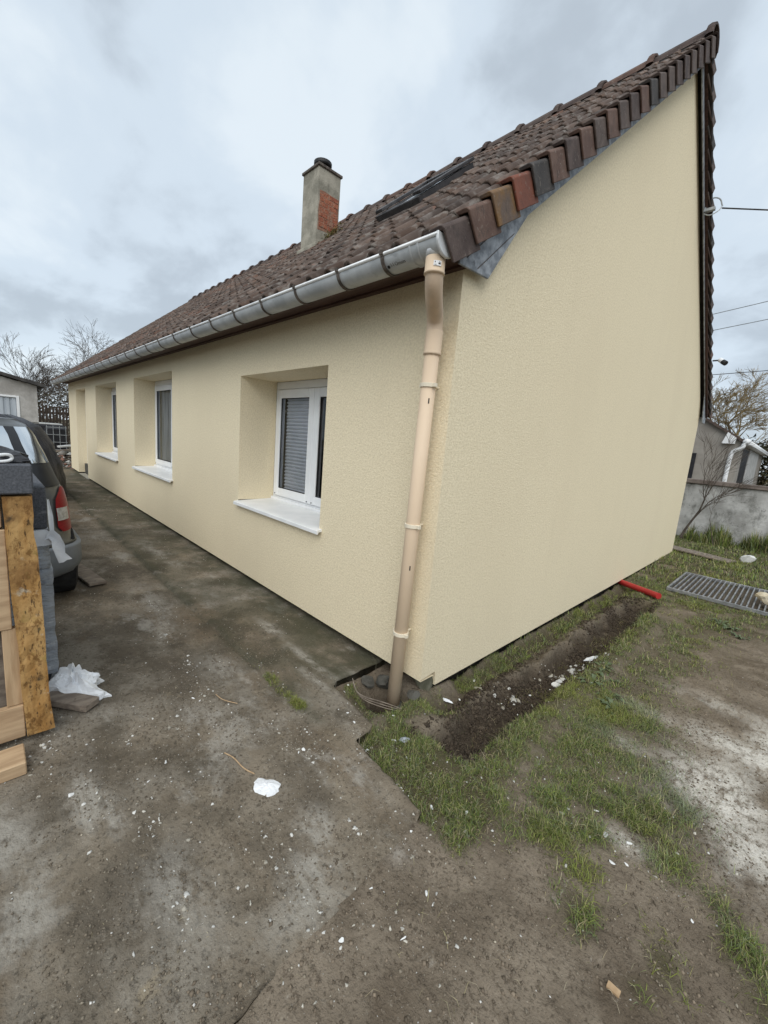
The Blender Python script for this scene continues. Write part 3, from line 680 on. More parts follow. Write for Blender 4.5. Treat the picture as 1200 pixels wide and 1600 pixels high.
mb = MB(); mb.tube([(.062, -.303, 2.39), (.062, -.303, 2.322), (.062, -.303, 2.3215), (.062, -.303, 2.310)], [PR+.0055, PR+.0055, PR+.0075, PR+.0075], 20); mb.build('socket', M['pvc_beige'], pipe, smooth=True)
mb = MB(); mb.tube([(-.0858, -.087, 2.13), (-.0881, -.087, 2.02), (-.08812, -.087, 2.0195), (-.0884, -.087, 2.005)], [PR+.0055, PR+.0055, PR+.0075, PR+.0075], 20); mb.build('socket', M['pvc_beige'], pipe, smooth=True)
mb = MB(); mb.tube([(.062, -.303, 2.425), (.062, -.303, 2.38)], [PR+.022, PR+.004], 20); mb.build('outlet', M['zinc_rim'], gutter, smooth=True)
def on_pipe(z): t = (z-dp0[2])/(dp1[2]-dp0[2]); return dp0+(dp1-dp0)*t
for z in (1.845, 1.05, .37):
    c_ = on_pipe(z); mb = MB(); mb.tube([(c_[0], c_[1], z-.011), (c_[0], c_[1], z+.011)], PR+.007, 20)
    mb.box((c_[0]+PR-.008, c_[1]-.02, z-.010), (c_[0]+PR+.022, c_[1]+.0, z+.010)); mb.box((c_[0]-PR-.018, c_[1]-.01, z-.009), (c_[0]-PR+.006, c_[1]+.004, z+.009)); mb.tube([(c_[0], c_[1]+.03, z), (c_[0], -.001, z)], .007, 6)
    mb.build('clip', M['pvc_cream'], pipe, bev=.001)
for z, dx in ((1.76, .012), (.80, .012)):
    c_ = on_pipe(z); d_ = Vector((CAM[0]-c_[0], CAM[1]-c_[1], 0)).normalized(); d_ = (Matrix.Rotation(.25, 3, 'Z') @ d_); p = Vector((c_[0], c_[1], z))+d_*(PR-.0005); s_ = Vector((-d_.y, d_.x, 0))
    mb = MB(); mb.quad(*[tuple(p+d_*.0015+s_*a*.0035+Vector((0, 0, b*.014))) for a, b in ((-1, -1), (1, -1), (1, 1), (-1, 1))]); mb.build('scuff', M['dot'], pipe, fix=False)
# sticker on the socket
d_ = Vector((CAM[0]-.062, CAM[1]+.303, 0)).normalized(); d_ = Matrix.Rotation(.22, 3, 'Z') @ d_; s_ = Vector((-d_.y, d_.x, 0)); zz = 2.345
M['sticker'] = pmat('sticker', (.82, .82, .82), (.86, .86, .86), 30, .5)
mb = MB(); q = 6
for i in range(q):
    a0, a1 = (-.38+.76*i/q, -.38+.76*(i+1)/q); f_ = lambda a, z: tuple(Vector((.062, -.303, z))+(d_*math.cos(a)+s_*math.sin(a))*(PR+.0082)); mb.quad(f_(a0, zz-.011), f_(a1, zz-.011), f_(a1, zz+.011), f_(a0, zz+.011))
stk = mb.build('sticker', M['sticker'], pipe, fix=False)
mb = MB()
for a0, a1, z0, z1 in ((-.27, -.2, .001, .007), (.08, .3, -.005, .001), (.1, .28, .003, .0055), (-.3, -.1, -.008, -.006)):
    f_ = lambda a, z: tuple(Vector((.062, -.303, zz+z))+(d_*math.cos(a)+s_*math.sin(a))*(PR+.0088)); mb.quad(f_(a0, z0), f_(a1, z0), f_(a1, z1), f_(a0, z1))
mb.build('print', M['dot'], stk, fix=False)

# chimney
x0, x1, y0, y1 = CH; zb_ = 3.4; zt_ = 4.965
mb = MB(); mb.box((x0, y0, zb_), (x1, y1, zt_))
bm = bmesh.new(); me = mb.mesh('chimney', M['cement'])
chim = link('chimney', me, house)
mb = MB(); ed = []
rg = random.Random(4)
for i in range(9): ed.append((y0+.012+rg.uniform(0, .02), 4.22+.48*i/8))
for i in range(5): ed.append((y0+.03+(y1-y0-.05)*i/4, 4.70+rg.uniform(-.012, .018)))
for i in range(9): ed.append((y1-.004-rg.uniform(0, .012), 4.70-.45*i/8))
mb.prism(ed, 0, x1-.01, x1+.0015); mb.build('bare_patch', M['brick_bed'], chim)
mb = MB(); nb = 7
for r in range(nb):   # bare bricks where the render has fallen off
    h = .062; z = 4.26+r*h
    offs = (0, .21) if r % 2 == 0 else (0, .1, .31)
    ys_ = [y0+.03]+[y0+.03+(y1-y0-.06)*t for t in ((.5,) if r % 2 == 0 else (.27, .75))]+[y1-.012]
    for a, b in zip(ys_[:-1], ys_[1:]): 
        m2 = MB(); m2.box((x1-.02, a+.002+random.uniform(0, .008), z+.002+random.uniform(0, .004)), (x1+.003+random.uniform(-.001, .004), b-.002-random.uniform(0, .008), z+h-.002)); m2.build('brick', M['brick_orange'], chim, bev=.004)
mb = MB(); mb.box((x0-.02, y0-.02, zt_), (x1+.02, y1+.02, zt_+.035)); mb.build('cap', M['bracket'], chim, bev=.006)
cx, cy = (x0+x1)/2, (y0+y1)/2
mb = MB(); mb.tube([(cx, cy, zt_+.03), (cx, cy, zt_+.12)], .06, 14); mb.tube([(cx, cy, zt_+.12), (cx, cy, zt_+.135), (cx, cy, zt_+.17), (cx, cy, zt_+.185)], [.11, .12, .12, .07], 18); mb.build('cowl', M['cowl'], chim, smooth=False)
mb = MB(); pts = []
zr_ = lambda y: 2.479+ROOFM*(y+.329)
mb.box((x0-.03, y0-.05, zr_(y0)-.1), (x1+.04, y0-.001, zr_(y0)+.05)); mb.build('mortar_fillet', M['cement'], chim, bev=.015)
V_, F_ = [], []
for i in range(240):
    c_ = np.array([x1+random.uniform(.0, .1), y1-.12+random.gauss(0, .07), 0]); c_[2] = zr_(c_[1])+.04+abs(random.gauss(0, .04)); a = len(V_)
    d1 = np.array([random.gauss(0, 1) for _ in range(3)])*.014; d2 = np.array([random.gauss(0, 1) for _ in range(3)])*.014; V_ += [c_, c_+d1, c_+d2]; F_.append((a, a+1, a+2))
o = link('moss', np_mesh('moss', V_, F_, M['moss']), chim); o['kind'] = 'stuff'

# roof light
sx0, sx1 = SK[0], SK[1]; a0 = (SK[2]+.329)/FR.u[1]; a1 = (SK[3]+.329)/FR.u[1]
def slope_box(mb, xa, xb_, aa, ab, na, nb_):
    vs = [tuple(FR.P(np.array(x), a, n)) for n in (na, nb_) for x, a in ((xa, aa), (xb_, aa), (xb_, ab), (xa, ab))]
    mb.add(vs, [(0, 3, 2, 1), (4, 5, 6, 7), (0, 1, 5, 4), (1, 2, 6, 5), (2, 3, 7, 6), (3, 0, 4, 7)])
mb = MB(); slope_box(mb, sx0, sx0+.08, a0, a1, .0, .10); slope_box(mb, sx1-.08, sx1, a0, a1, .0, .10); slope_box(mb, sx0+.08, sx1-.08, a0, a0+.08, .0, .10); slope_box(mb, sx0+.08, sx1-.08, a1-.1, a1, .0, .10)
sk = mb.build('skylight', M['sky_frame'], house, bev=.006)
mb = MB(); slope_box(mb, sx0+.08, sx1-.08, a0+.08, a1-.1, .085, .092); mb.build('pane', M['sky_glass'], sk)
am = a0+.03
for xa, xb_ in ((sx1-.075, sx1+.008), (sx0-.008, sx0+.075)):
    mb = MB(); slope_box(mb, xa, xb_, am, a1+.02, .109, .135); mb.build('cover_plate', M['sky_frame'], sk, bev=.004)
mb = MB(); slope_box(mb, sx0+.076, sx1-.076, a1-.12, a1+.02, .109, .135); mb.build('cover_plate', M['sky_frame'], sk, bev=.004)
mb = MB(); slope_box(mb, sx0+.08, sx1-.08, a0+.05, a1-.05, -.01, .0); mb.build('shaft', M['dark_room'], sk)

# service cable bracket and wires, camera on the verge
M['cable'] = pmat('cable', (.03, .03, .032), (.06, .06, .06), 8, .6); M['galv'] = pmat('galv', (.3, .32, .33), (.45, .47, .48), 20, .5, metal=.5)
def wire(name, pts, r, mat, label, group=None, sag=0, n=16):
    a, b = Vector(pts[0]), Vector(pts[1]); P = []
    for i in range(n+1):
        t = i/n; p = a.lerp(b, t); p.z -= sag*4*t*(1-t); P.append(p)
    mb = MB(); mb.tube(P, r, 5); o = mb.build(name, mat, None, smooth=True); return tag(o, label, 'cable', group)
mb = MB(); mb.box((.05, 4.42, 4.52), (.16, 4.47, 4.55)); mb.tube(smooth_path([(.06, 4.43, 4.55), (.10, 4.43, 4.66), (.19, 4.45, 4.64), (.22, 4.47, 4.55)], 2), .007, 6)
mb.tube(smooth_path([(.06, 4.43, 4.50), (.12, 4.43, 4.46), (.2, 4.45, 4.5), (.22, 4.47, 4.56)], 2), .006, 6)
bk = mb.build('cable_bracket', M['galv'], house)
wire('service_cable', ((.22, 4.47, 4.53), (9.5, 12.0, 5.6)), .008, M['cable'], 'dark service cable leaving the bracket on the gable edge', None, .35)
wire('overhead_wire', ((-12, 32, 10.4), (14, 26, 12.2)), .022, M['galv'], 'upper of the two thin wires crossing the sky beside the gable', None, .2)
wire('overhead_wire', ((-12, 32, 9.5), (14, 26, 11.1)), .022, M['galv'], 'lower of the two thin sloping wires beside the gable', None, .2)
wire('overhead_wire', ((-8, 22, 5.6), (14, 15, 5.25)), .014, M['cable'], 'nearly level wire passing in front of the leafless willow', None, .1)
t = empty('security_camera', (.16, 6.45, 3.18), 'small white and black security camera fixed on the gable edge', 'camera')
mb = MB(); mb.tube([(.12, 6.40, 3.20), (.2, 6.45, 3.21)], .012, 8); mb.build('mount', M['cable'], t)
mb = MB(); mb.tube([(.2, 6.45, 3.22), (.245, 6.42, 3.18)], .034, 12); mb.build('body', M['white_pvc'], t); mb = MB(); mb.tube([(.245, 6.42, 3.18), (.29, 6.39, 3.145)], .036, 12); mb.build('lens_hood', M['rubber'], t)

# ------------------------------------------------------------------ left side: pallet, insulation, car
M['wood_pale'] = pmat('wood_pale', (.40, .27, .155), (.52, .37, .225), 5, .8, stretch=(9, 9, .9), vec='pos', bump=(30, .25, .004, (6, 6, .8)), layers=[dict(sc=4, st=(6, 6, .5), lo=.6, hi=.75, col=(.3, .18, .09), amt=.5)])
M['wood_pale_h'] = pmat('wood_pale_h', (.40, .27, .16), (.54, .385, .235), 5, .8, stretch=(9, .9, 9), bump=(30, .25, .004, (6, .8, 6)), layers=[dict(sc=4, st=(6, .5, 6), lo=.6, hi=.75, col=(.31, .19, .10), amt=.5)])
M['wood_yellow'] = pmat('wood_yellow', (.33, .17, .05), (.50, .31, .125), 14, .9, stretch=(1, 1, .18), bump=(45, .7, .006), layers=[dict(sc=30, st=(1, 1, .6), lo=.5, hi=.62, col=(.16, .075, .02), amt=.8, ro=.75), dict(sc=90, st=(1, 1, .25), lo=.57, hi=.66, col=(.035, .022, .013), amt=.85), dict(sc=26, st=(1, 1, .45), lo=.62, hi=.70, col=(.03, .02, .013), amt=.85, ro=.8, off=(6, 6, 6)), dict(sc=3.2, lo=.52, hi=.66, col=(.20, .10, .035), amt=.7, det=8, ro=.7, off=(1, 6, 3)),
    dict(sc=7, lo=.60, hi=.72, col=(.05, .035, .022), amt=.9), dict(sc=13, lo=.62, hi=.72, col=(.62, .55, .42), amt=.6, off=(8, 2, 5)), dict(sc=9, lo=.62, hi=.75, col=(.24, .2, .05), amt=.5, off=(2, 9, 9))])
M['wood_grey'] = pmat('wood_grey', (.16, .13, .105), (.27, .225, .18), 6, .92, stretch=(5, 1.4, 5), bump=(40, .6, .006), layers=[dict(sc=24, lo=.6, hi=.72, col=(.06, .048, .04), amt=.6)])
M['eps_dark'] = pmat('eps_dark', (.075, .08, .09), (.115, .12, .135), 120, .92, bump=(140, .5, .004), layers=[dict(sc=9, lo=.62, hi=.72, col=(.3, .31, .33), amt=.4, st=(1, 1, 3)), dict(sc=50, lo=.66, hi=.74, col=(.33, .34, .36), amt=.5)])
M['eps_wrap'] = pmat('eps_wrap', (.30, .33, .375), (.40, .43, .47), 7, .35, spec=.5, bump=(13, 1., .03, (1, 1, 3)), layers=[dict(sc=18, lo=.58, hi=.68, col=(.15, .16, .18), amt=.5), dict(sc=7, st=(1, 1, 4), lo=.6, hi=.68, col=(.6, .63, .67), amt=.6)])
M['film_white'] = pmat('film_white', (.72, .74, .77), (.84, .86, .88), 9, .4, spec=.5, bump=(18, .5, .01))
M['bag_black'] = pmat('bag_black', (.03, .03, .033), (.06, .062, .067), 10, .45, bump=(16, .6, .015))
t = empty('wooden_pallet', (-.86, -1.75, 0), 'pale wooden pallet standing on edge with a mouldy yellow end beam', 'pallet')
def part(name, lo, hi, mt, par, bev=.003, label=None):
    mb = MB(); mb.box(lo, hi); o = mb.build(name, mt, par, bev=bev)
    if label: o['label'] = label
    return o
def rough_beam(name, lo, hi, mt, par, seed, amp=.006, nz=26, lean=0.):
    # rough sawn beam, upright, its edges worn
    r = np.random.default_rng(seed); V, F = [], []
    zs = np.linspace(lo[2], hi[2], nz); wl = (fbm(zs, zs*0, 6, 3, seed)-.5)*amp*3; wr = (fbm(zs, zs*0+3, 6, 3, seed+1)-.5)*amp*3
    loop = [(1, 0), (1, .33), (1, .67), (1, 1), (.5, 1), (0, 1), (0, .5), (0, 0), (.5, 0)]; k = len(loop)
    for i, z in enumerate(zs):
        for (a, b) in loop: V.append((lo[0]+(hi[0]-lo[0])*a+(r.normal(0, amp*.3)), lean*(z-lo[2])/(hi[2]-lo[2])+lo[1]+(hi[1]-lo[1])*b+(wl[i] if b < .5 else wr[i]), z+r.normal(0, amp*.2)))
    for i in range(nz-1):
        for j in range(k): F.append((i*k+j, i*k+(j+1) % k, (i+1)*k+(j+1) % k, (i+1)*k+j))
    mb = MB(); mb.add(V, F+[tuple(range(k))[::-1], tuple((nz-1)*k+j for j in range(k))]); return mb.build(name, mt, par, smooth=False)
rough_beam('beam', (-.93, -1.802, .035), (-.858, -1.705, 1.165), M['wood_yellow'], t, 5, lean=-.03)['label'] = 'mouldy yellow end beam with black flecks'
part('board', (-.90, -2.75, .57), (-.872, -1.826, 1.02), M['wood_pale_h'], t)
part('board', (-.905, -2.75, 1.03), (-.877, -1.836, 1.165), M['wood_pale_h'], t)
part('board', (-.90, -2.75, .035), (-.866, -1.806, .195), M['wood_pale_h'], t)
part('stile', (-.92, -1.862, .197), (-.878, -1.806, .568), M['wood_pale'], t)
part('back_board', (-1.0, -2.75, .05), (-.975, -1.83, 1.15), M['wood_grey'], t)
part('stile', (-.92, -2.45, .197), (-.878, -2.38, .568), M['wood_pale'], t)
tag(part('lumber_offcut', (-.78, -2.3, .003), (-.635, -1.818, .062), M['wood_pale_h'], None, .004), 'pale squared timber lying in front of the pallet foot', 'timber')
mb = MB(); mb.box((-.27, -.045, 0), (.0, .045, .04)); o = mb.build('wood_plank', M['wood_grey'], None, bev=.005); o.location = (-.955, -1.535, .012); o.rotation_euler = (0, 0, R(38)); tag(o, 'weathered grey plank end sticking out beside the white plastic bag', 'plank')
mb = MB(); mb.box((-.5, -.07, 0), (.45, .07, .025)); o = mb.build('wood_plank', M['wood_grey'], None, bev=.004); o.location = (-3.35, -1.24, .012); o.rotation_euler = (0, .0, R(8)); tag(o, 'flat board lying on the slab beside the car rear wheel', 'plank')
tag(part('insulation_block', (-1.32, -2.35, 1.175), (-.842, -1.728, 1.302), M['eps_dark'], None, .006), 'dark grey foam insulation block lying on top of the pallet', 'foam block')
tag(part('insulation_block', (-1.95, -2.35, .935), (-1.24, -1.655, 1.155), M['eps_dark'], None, .006), 'dark grey foam insulation block topping the wrapped stack behind the pallet', 'foam block')
def wrapped(name, lo, hi, seed, amp=.008):
    V, F = [], []; nz, per = 22, []
    for t_ in np.linspace(0, 1, 15)[:-1]: per.append((hi[0], lo[1]+(hi[1]-lo[1])*t_))
    for t_ in np.linspace(0, 1, 15)[:-1]: per.append((hi[0]+(lo[0]-hi[0])*t_, hi[1]))
    per += [(lo[0], hi[1]), (lo[0], lo[1])]
    k = len(per); per = np.array(per)
    for i, z in enumerate(np.linspace(lo[2], hi[2], nz)):
        u = np.arange(k)*.05; d = (fbm(u+z*.6, z*2.2-u*.3, 6, 3, seed)-.5)*amp*2.4
        for (x, y), q in zip(per, d): V.append((x+q*(1 if x > (lo[0]+hi[0])/2 else -1), y+q, z))
    for i in range(nz-1):
        for j in range(k): F.append((i*k+j, i*k+(j+1) % k, (i+1)*k+(j+1) % k, (i+1)*k+j))
    mb = MB(); mb.add(V, F+[tuple((nz-1)*k+j for j in range(k)), tuple(range(k))[::-1]]); return mb.build(name, M['eps_wrap'], None, smooth=True)
tag(wrapped('insulation_pack', (-1.95, -2.35, .72), (-1.245, -1.652, .93), 3, .004), 'short film wrapped grey foam pack in the middle of the stack', 'foam pack')
tag(wrapped('insulation_pack', (-1.95, -2.35, .115), (-1.25, -1.642, .715), 8), 'tall grey foam pack in wrinkled clear film at the bottom of the stack', 'foam pack')
tag(part('packing_block', (-1.9, -2.3, .004), (-1.29, -1.66, .11), M['eps_dark'], None, .01), 'black block carrying the wrapped foam packs', 'block')
def ribbon(mb, path, wid, seed):
    r = random.Random(seed); V, F = [], []
    for i, (p, d) in enumerate(path):
        p, d = Vector(p), Vector(d).normalized()
        for s_ in (-.5, -.17, .17, .5): V.append(p+d*wid*s_+Vector((r.gauss(0, .004), r.gauss(0, .004), r.gauss(0, .003))))
    n = len(path)
    for i in range(n-1):
        for j in range(3): F.append((i*4+j, i*4+j+1, i*4+j+5, i*4+j+4))
    mb.add(V, F)
mb = MB()
ribbon(mb, [((-1.238, -2.1, .89), (0, .1, 1)), ((-1.236, -1.9, .89), (0, .2, 1)), ((-1.234, -1.75, .885), (.0, .1, 1)), ((-1.232, -1.665, .89), (0, -.1, 1)), ((-1.23, -1.645, .895), (0, -.4, 1))], .085, 1)
ribbon(mb, [((-1.225, -1.665, .90), (0, .5, 1)), ((-1.215, -1.645, .91), (0, .6, 1)), ((-1.205, -1.63, .89), (0, 1, .6)), ((-1.20, -1.617, .85), (0, 1, .3)), ((-1.2, -1.607, .80), (0, 1, .35)), ((-1.205, -1.592, .76), (0, 1, .4))], .05, 2)
ribbon(mb, [((-1.232, -1.643, .89), (0, 1, 0)), ((-1.232, -1.640, 1.0), (0, 1, .2)), ((-1.235, -1.645, 1.09), (0, 1, -.2))], .018, 3)
o = mb.build('packing_tape', M['film_white'], None, smooth=True, fix=False); tag(o, 'torn white packing tape fluttering from the foam stack', 'tape')
def crumple(name, cx, cy, z0, rx, ry, h, mt, seed, label, cat, nu=26, nv=14, rot=0, sharp=1.6, group=None):
    V, F = [], []
    for i in range(nv+1):
        ph = i/nv
        for j in range(nu):
            th = 2*math.pi*j/nu
            k = 1+.55*(fbm(np.array([math.cos(th)*1.3+4]), np.array([math.sin(th)*1.3+ph]), 2.2, 4, seed)[0]-.5)*2
            fold = abs(math.sin(th*3+seed+ph*2))**sharp
            rr = (1-ph**1.6)*k; z = h*(ph**.8)*(.55+.75*fbm(np.array([math.cos(th)*2+ph*2]), np.array([math.sin(th)*2]), 2.5, 4, seed+5)[0])*(1-.25*fold*(1-ph))
            V.append((rx*rr*math.cos(th), ry*rr*math.sin(th), z))
    for i in range(nv):
        for j in range(nu): F.append((i*nu+j, i*nu+(j+1) % nu, (i+1)*nu+(j+1) % nu, (i+1)*nu+j))
    mb = MB(); mb.add(V, F); o = mb.build(name, mt, None, smooth=False, fix=True); o.location = (cx, cy, z0); o.rotation_euler = (0, 0, rot); return tag(o, label, cat, group)
crumple('plastic_bag', -1.20, -1.585, gz(-1.2, -1.585)-.004, .17, .10, .15, M['film_white'], 4, 'crumpled white plastic bag on the ground at the stack foot', 'bag', rot=R(40), nu=34, nv=18)
crumple('folded_tarp', -1.0, -1.86, 1.30, .16, .12, .075, M['bag_black'], 9, 'crumpled black tarpaulin lying on the topmost foam block', 'tarpaulin', rot=.4, nu=30)
mb = MB(); P = [(-.86, -1.95, 1.315), (-.85, -1.86, 1.33), (-.865, -1.80, 1.343), (-.88, -1.785, 1.325), (-.862, -1.80, 1.312), (-.85, -1.86, 1.309), (-.845, -1.93, 1.308)]
mb.tube(smooth_path(P), .0065, 8); o = mb.build('white_cord', M['white_pvc'], None, smooth=True); tag(o, 'white looped cord on the black tarpaulin', 'cord')

# car: horizontal rings lofted upwards
M['car_paint'] = pmat('car_paint', (.105, .108, .105), (.12, .123, .12), 3, .28, metal=.55, spec=.6); M['car_bumper'] = pmat('car_bumper', (.15, .165, .18), (.19, .205, .22), 5, .5, layers=[dict(sc=7, lo=.55, hi=.8, col=(.09, .095, .1), amt=.5)])
M['lamp_red'] = pmat('lamp_red', (.20, .004, .008), (.25, .007, .011), 4, .3, spec=.15, stretch=(1, 4, 30)); M['lamp_clear'] = pmat('lamp_clear', (.30, .29, .27), (.46, .45, .43), 30, .12, spec=.7)
M['car_glass'] = pmat('car_glass', (.62, .66, .69), (.68, .72, .75), 2, .06, metal=.9); M['car_black'] = pmat('car_black', (.012, .013, .015), (.02, .021, .023), 4, .35)
M['tyre'] = pmat('tyre', (.015, .015, .016), (.03, .03, .03), 12, .9); M['rim'] = pmat('rim', (.3, .31, .32), (.4, .41, .42), 6, .4, metal=.7)
CYC = -2.145
ZK = np.array([.22, .26, .33, .49, .50, .61, .77, .91, 1.02, 1.19, 1.27, 1.36, 1.42, 1.455])
HW = np.array([.77, .82, .842, .839, .79, .775, .765, .745, .70, .655, .625, .60, .56, .50])
XRr = np.array([-2.56, -2.50, -2.47, -2.475, -2.53, -2.535, -2.55, -2.58, -2.64, -2.78, -2.87, -2.98, -3.07, -3.25])
XFf = np.array([-6.35, -6.45, -6.48, -6.48, -6.42, -6.38, -6.25, -5.75, -5.35, -4.98, -4.82, -4.65, -4.5, -4.2])
def car_r(z): return np.interp(z, ZK, HW), np.interp(z, ZK, XRr), np.interp(z, ZK, XFf)
def car_rear(y, z, off=0):
    w, xr, xf = car_r(z); yn = min(abs(y-CYC)/w, .9999); a = .42
    return (xr-a+a*(1-yn**3.2)**(1/3.2)+off, y+(off*.6 if yn > .8 else 0)*np.sign(y-CYC), z)
def car_ring(z, n=44):
    w, xr, xf = car_r(z); pts = []
    for i in range(n):
        t_ = 2*math.pi*i/n; c, s_ = math.cos(t_), math.sin(t_); e = 2/3.2
        y = CYC+w*abs(s_)**e*np.sign(s_); a = .42
        if c >= 0: x = xr-a+a*abs(c)**e
        else: x = xf+a-a*abs(c)**e
        pts.append((x, y, z))
    return pts
car = empty('parked_car', (-4.4, CYC, 0), 'dark grey hatchback parked on the driveway with its red tail light showing', 'car')
def ring_part(name, zs, mt, capb=False, capt=False):
    mb = MB(); n = 44; V = []; 
    for z in zs: V += car_ring(z, n)
    F = [(i*n+j, i*n+(j+1) % n, (i+1)*n+(j+1) % n, (i+1)*n+j) for i in range(len(zs)-1) for j in range(n)]
    if capb: F.append(tuple(range(n))[::-1])
    if capt: F.append(tuple((len(zs)-1)*n+j for j in range(n)))
    mb.add(V, F); return mb.build(name, mt, car, smooth=True)
ring_part('bumper', [.22, .235, .26, .33, .41, .47, .49], M['car_bumper'], True, True)
ring_part('body', [.495, .51, .56, .61, .69, .77, .85, .91, .97, 1.02, 1.1, 1.19, 1.27, 1.36, 1.42, 1.455, 1.457], M['car_paint'], True, True)
def patch(name, poly, mt, off, par=None, n=6):
    # poly: list of (y_left, y_right, z) rows on the rear surface
    par = par or car; mb = MB(); V = []
    for ya, yb, z in poly:
        for j in range(n+1): V.append(car_rear(ya+(yb-ya)*j/n, z, off))
    mb.add(V, [(i*(n+1)+j, i*(n+1)+j+1, (i+1)*(n+1)+j+1, (i+1)*(n+1)+j) for i in range(len(poly)-1) for j in range(n)])
    return mb.build(name, mt, par, smooth=True)
ed_ = lambda z, k: CYC+car_r(z)[0]*k
for sgn in (1, -1):
    P = []
    for z, a in ((.595, .90), (.64, .86), (.72, .86), (.80, .865), (.86, .88), (.915, .925), (.945, .96)):
        ya, yb = CYC+sgn*car_r(z)[0]*a, CYC+sgn*car_r(z)[0]*(.9975 if z < .9 else .99); P.append((min(ya, yb), max(ya, yb), z))
    tl = patch('tail_light', P, M['lamp_red'], .012, n=16)
    P = [(min(CYC+sgn*car_r(z)[0]*.862, CYC+sgn*car_r(z)[0]*.965), max(CYC+sgn*car_r(z)[0]*.862, CYC+sgn*car_r(z)[0]*.965), z) for z in (.69, .73, .79)]
    patch('reversing_lens', P, M['lamp_clear'], .018, tl)
    zs = (1.13, 1.2, 1.27, 1.34, 1.40)
    patch('corner_glass', [(min(CYC+sgn*car_r(z)[0]*.80, CYC+sgn*car_r(z)[0]*.985), max(CYC+sgn*car_r(z)[0]*.80, CYC+sgn*car_r(z)[0]*.985), z) for z in zs], M['car_glass'], .008, n=12)
    patch('pillar', [(min(CYC+sgn*car_r(z)[0]*.70, CYC+sgn*car_r(z)[0]*.80), max(CYC+sgn*car_r(z)[0]*.70, CYC+sgn*car_r(z)[0]*.80), z) for z in zs], M['car_black'], .009)
    patch('tailgate_trim', [(min(CYC, CYC+sgn*car_r(z)[0]*.9965), max(CYC, CYC+sgn*car_r(z)[0]*.9965), z) for z in (.955, .98, 1.03, 1.09, 1.125)], M['car_black'], .007, n=24)
patch('rear_window', [(ed_(z, -.70), ed_(z, .70), z) for z in (1.13, 1.2, 1.27, 1.34, 1.40)], M['car_glass'], .007, n=12)
patch('number_plate', [(CYC-.26, CYC+.26, z) for z in (.36, .46)], M['white_pvc'], .012)
for x in (-2.96, -5.6):
    for sy in (1, -1):
        mb = MB(); yy = CYC+sy*.70; mb.tube([(x, yy-.095, .30), (x, yy-.08, .30), (x, yy+.08, .30), (x, yy+.095, .30)], [.27, .30, .30, .27], 22)
        wl = mb.build('wheel', M['tyre'], car); mb = MB(); ys_ = yy+sy*.096; mb.tube([(x, ys_-sy*.01, .30), (x, ys_+sy*.004, .30)], [.2, .18], 16); mb.build('rim', M['rim'], wl)
mb = MB(); mb.box((-6.2, CYC-.55, .14), (-2.80, CYC+.55, .24)); mb.build('underbody', M['tyre'], car)
# second vehicle under a black cover
V, F = [], []; nu, nz = 80, 26
for i in range(nz):
    z = .10+1.36*i/(nz-1); k = i/(nz-1)
    w = np.interp(z, [.1, .4, .7, 1.0, 1.29, 1.41, 1.46], [.93, .91, .87, .79, .64, .42, .25]); L2 = np.interp(z, [.1, .7, 1., 1.3, 1.46], [1.9, 1.82, 1.65, 1.35, 1.0])
    for j in range(nu):
        t_ = 2*math.pi*j/nu; c, s_ = math.cos(t_), math.sin(t_); e = 2/2.9
        fo = 1+.05*(fbm(np.array([c*2+8]), np.array([s_*2+z*1.3]), 3.1, 4, 41)[0]-.5)*2+.018*math.sin(t_*17+z*2)*(1-k)
        V.append((-8.85+L2*fo*abs(c)**e*np.sign(c), -1.70+w*fo*abs(s_)**e*np.sign(s_), z+.05*(fbm(np.array([c*3]), np.array([s_*3]), 2, 3, 44)[0]-.5)))
F = [(i*nu+j, i*nu+(j+1) % nu, (i+1)*nu+(j+1) % nu, (i+1)*nu+j) for i in range(nz-1) for j in range(nu)]+[tuple((nz-1)*nu+j for j in range(nu))]
M['cover'] = pmat('cover', (.022, .022, .026), (.04, .04, .047), 4, .5, bump=(7, .8, .04, (1, 1, .5)), extra_bump=[(20, .4, .015)])
mb = MB(); mb.add(V, F); o = mb.build('covered_car', M['cover'], None, smooth=True); tag(o, 'car hidden under a wrinkled black cover beyond the grey hatchback', 'covered car')

# ------------------------------------------------------------------ far left: garage, junk, fence, hedge, trees
M['garage_wall'] = pmat('garage_wall', (.36, .34, .315), (.52, .50, .47), 2.2, .95, bump=(8, .6, .03), layers=[dict(sc=1.4, st=(1, 1, .4), lo=.5, hi=.7, col=(.2, .19, .175), amt=.6, det=9, ro=.7)])
M['door_grey'] = pmat('door_grey', (.42, .46, .50), (.50, .54, .58), 3, .55, stretch=(1, 3, .3)); M['roof_dark'] = pmat('roof_dark', (.05, .047, .045), (.09, .085, .08), 4, .9)
g = empty('garage', (-17, -3.4, 0), 'weathered grey garage with a pale ribbed metal door at the driveway end', 'garage')
GX = -17.
mb = MB()
for a, b in ((-6.6, -4.4), (-.885, -.42)): mb.add([(GX, a, -.1), (GX, b, -.1), (GX, b, 2.45 if b > -1 else 3.05), (GX, a, 2.55 if b > -1 else 2.45)], [(0, 1, 2, 3)])
mb.add([(GX, -4.4, 2.06), (GX, -.885, 2.06), (GX, -.885, 2.53), (GX, -3.4, 3.1), (GX, -4.4, 2.95)], [(0, 1, 2, 3, 4)])
mb.add([(GX, -.42, -.1), (GX-5, -.42, -.1), (GX-5, -.42, 2.45), (GX, -.42, 2.45)], [(0, 1, 2, 3)]); mb.add([(GX, -6.6, -.1), (GX-5, -6.6, -.1), (GX-5, -6.6, 2.45), (GX, -6.6, 2.45)], [(3, 2, 1, 0)])
mb.build('wall', M['garage_wall'], g, fix=False)
mb = MB()
